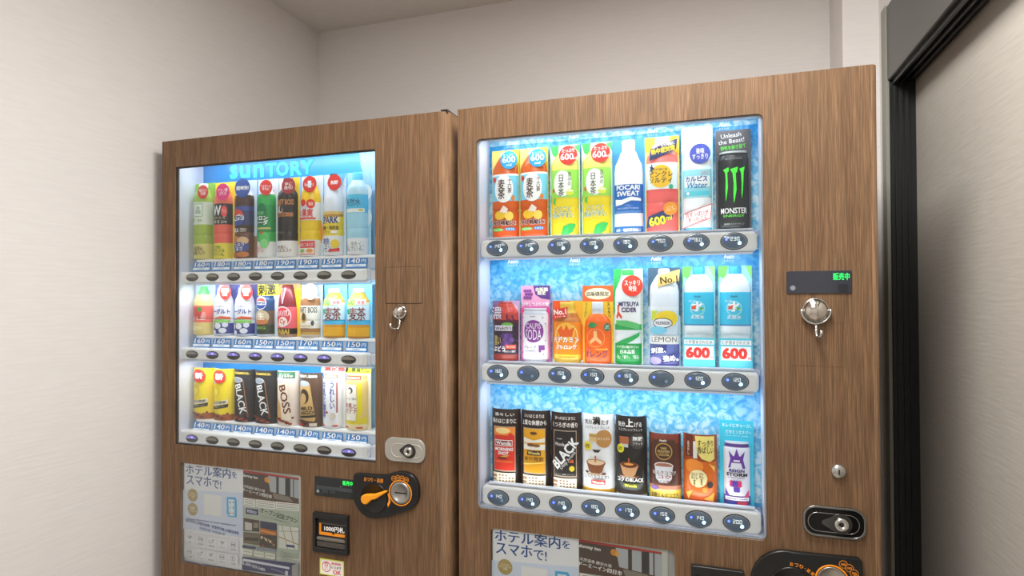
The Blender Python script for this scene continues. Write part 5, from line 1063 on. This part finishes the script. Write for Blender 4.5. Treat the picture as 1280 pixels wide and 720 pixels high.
drink('R', 'sample_card', 'curved cocoa card with a brown can picture and yellow foot', 'drink card', [rF(148, 218, 292, 518)], sleeve(), [(.18, 'f0d85a'), (.24, 'c8866a'), (1, '5c3426')], 'b8a898', **SL,
      B=[R(.0, .86, 1, 1, '8a3c2a'), R(.10, .26, .86, .92, '6a3c2a'), R(.12, .27, .84, .90, '4f2c20'), T('Asahi', .46, .90, .22, .03, 'f0e8e0', 0, .03), O(.48, .74, .27, 'c8a04c'), O(.48, .74, .24, '4a281c'), T('VAN\nHOUTEN\nCOCOA', .48, .74, .36, .13, 'e0c070', 0, .01), E(.48, .53, .30, .055, 'e8d8d0'), E(.48, .53, .26, .04, 'a8705a'), P([(.20, .52), (.76, .52), (.72, .34), (.6, .28), (.36, .28), (.24, .34)], 'dcdce0'), T('ミルクココア', .5, .43, .74, .06, 'f8f0e8', 0, .06), T('ミルクココア', .5, .43, .72, .055, '5a3020', 0, .02), T('コク', .5, .37, .4, .06, 'a84a30', 0, .02), T('コクと香り', .5, .30, .5, .04, '6a4030'), E(.2, .20, .12, .03, '7a5ab0'), T('本格ミルクココア', .5, .10, .86, .075, '6a3418', 0, .01)])
drink('R', 'sample_card', 'curved orange roasted tea card with a cream disc', 'drink card', [rF(303, 222, 455, 530)], sleeve(), [(.06, '8a4a1c'), (.14, 'c8561c'), (.62, 'dc6a1c'), (1, 'a84820')], 'c8a080', **SL,
      B=[R(.0, .68, .30, 1, '6a2c1c'), R(.30, .66, .42, .9, 'e0dcd8'), E(.30, .55, .30, .10, 'ee8a2c'), P([(.36, .98), (.98, .98), (.98, .66), (.80, .62), (.55, .66), (.40, .76)], 'f4e07a'), T('すっきり\n香ばしい', .68, .83, .52, .19, '4a3a1c', 0, .02), T('香\nば\nし', .14, .80, .08, .2, 'f0d8b8'), O(.44, .38, .27, 'f2e2a8'), T('ほうじ\n茶', .34, .36, .18, .20, '4a3018', 0, .02), T('はと\n麦', .54, .38, .12, .18, '6a4a2c'), O(.80, .30, .10, '3a2c28'), O(.64, .23, .08, 'e89a3c'), P([(.05, .16), (.3, .22), (.15, .08)], 'f2b84a'), P([(.6, .1), (.95, .2), (.9, .06)], 'f0a83c'), P([(.75, .6), (.98, .55), (.95, .48)], 'f4c85a')])
drink('R', 'sample_can', 'white energy drink sample can with a purple crown on a cyan card', 'can', [rF(468, 168, 622, 555)], can(.76, .39), [(.03, 'c8ccd4'), (.14, '6a3a8c'), (.70, 'e6e6ee'), (.74, '5a3a86'), (1, 'c4c8d0')], '38c0dc',
      [T('キレイにチャージ、', .5, .94, .86, .045, 'eefafc', 0, .01), T('ビタミンエナジー', .56, .865, .74, .045, 'eefafc', 0, .01), T('beauty vitamin energy', .5, .82, .7, .015, 'c8eef6')],
      B=[P([(.22, .46), (.30, .46), (.33, .52), (.62, .52), (.66, .46), (.76, .46), (.68, .56), (.74, .66), (.60, .60), (.56, .60), (.49, .69), (.42, .60), (.38, .60), (.24, .66), (.30, .56)], '6a34a0'), R(.40, .535, .58, .555, 'e6e6ee'), T('REIGN', .49, .43, .46, .035, '4a2a84', 0, .04), T('STORM', .49, .385, .66, .04, '2a2634', 0, .04), T('CLEAN ENERGY', .49, .35, .5, .014, '6a6674'), P([(.1, .22), (.3, .13), (.1, .13)], '6a4ab0'), P([(.88, .22), (.68, .13), (.88, .13)], 'd84a8a')] + [O(.34 + .075 * (i % 4), .295 - .03 * (i // 4), .06, 'd8346c' if i % 4 in (0, 3) else '5c3aa8') for i in range(8)] + [O(.45 + .07 * (i % 2), .225 - .022 * (i // 2), .05, '5c3aa8') for i in range(4)] + [R(.14, .09, .84, .13, 'f4f2f8'), T('HARVEST GRAPE', .49, .11, .6, .018, '5a3a86', 0, .02), R(.2, .045, .46, .08, '3a4ab0'), R(.5, .045, .78, .08, 'd8405a')])
bpy.data.objects.remove(_txt_o)
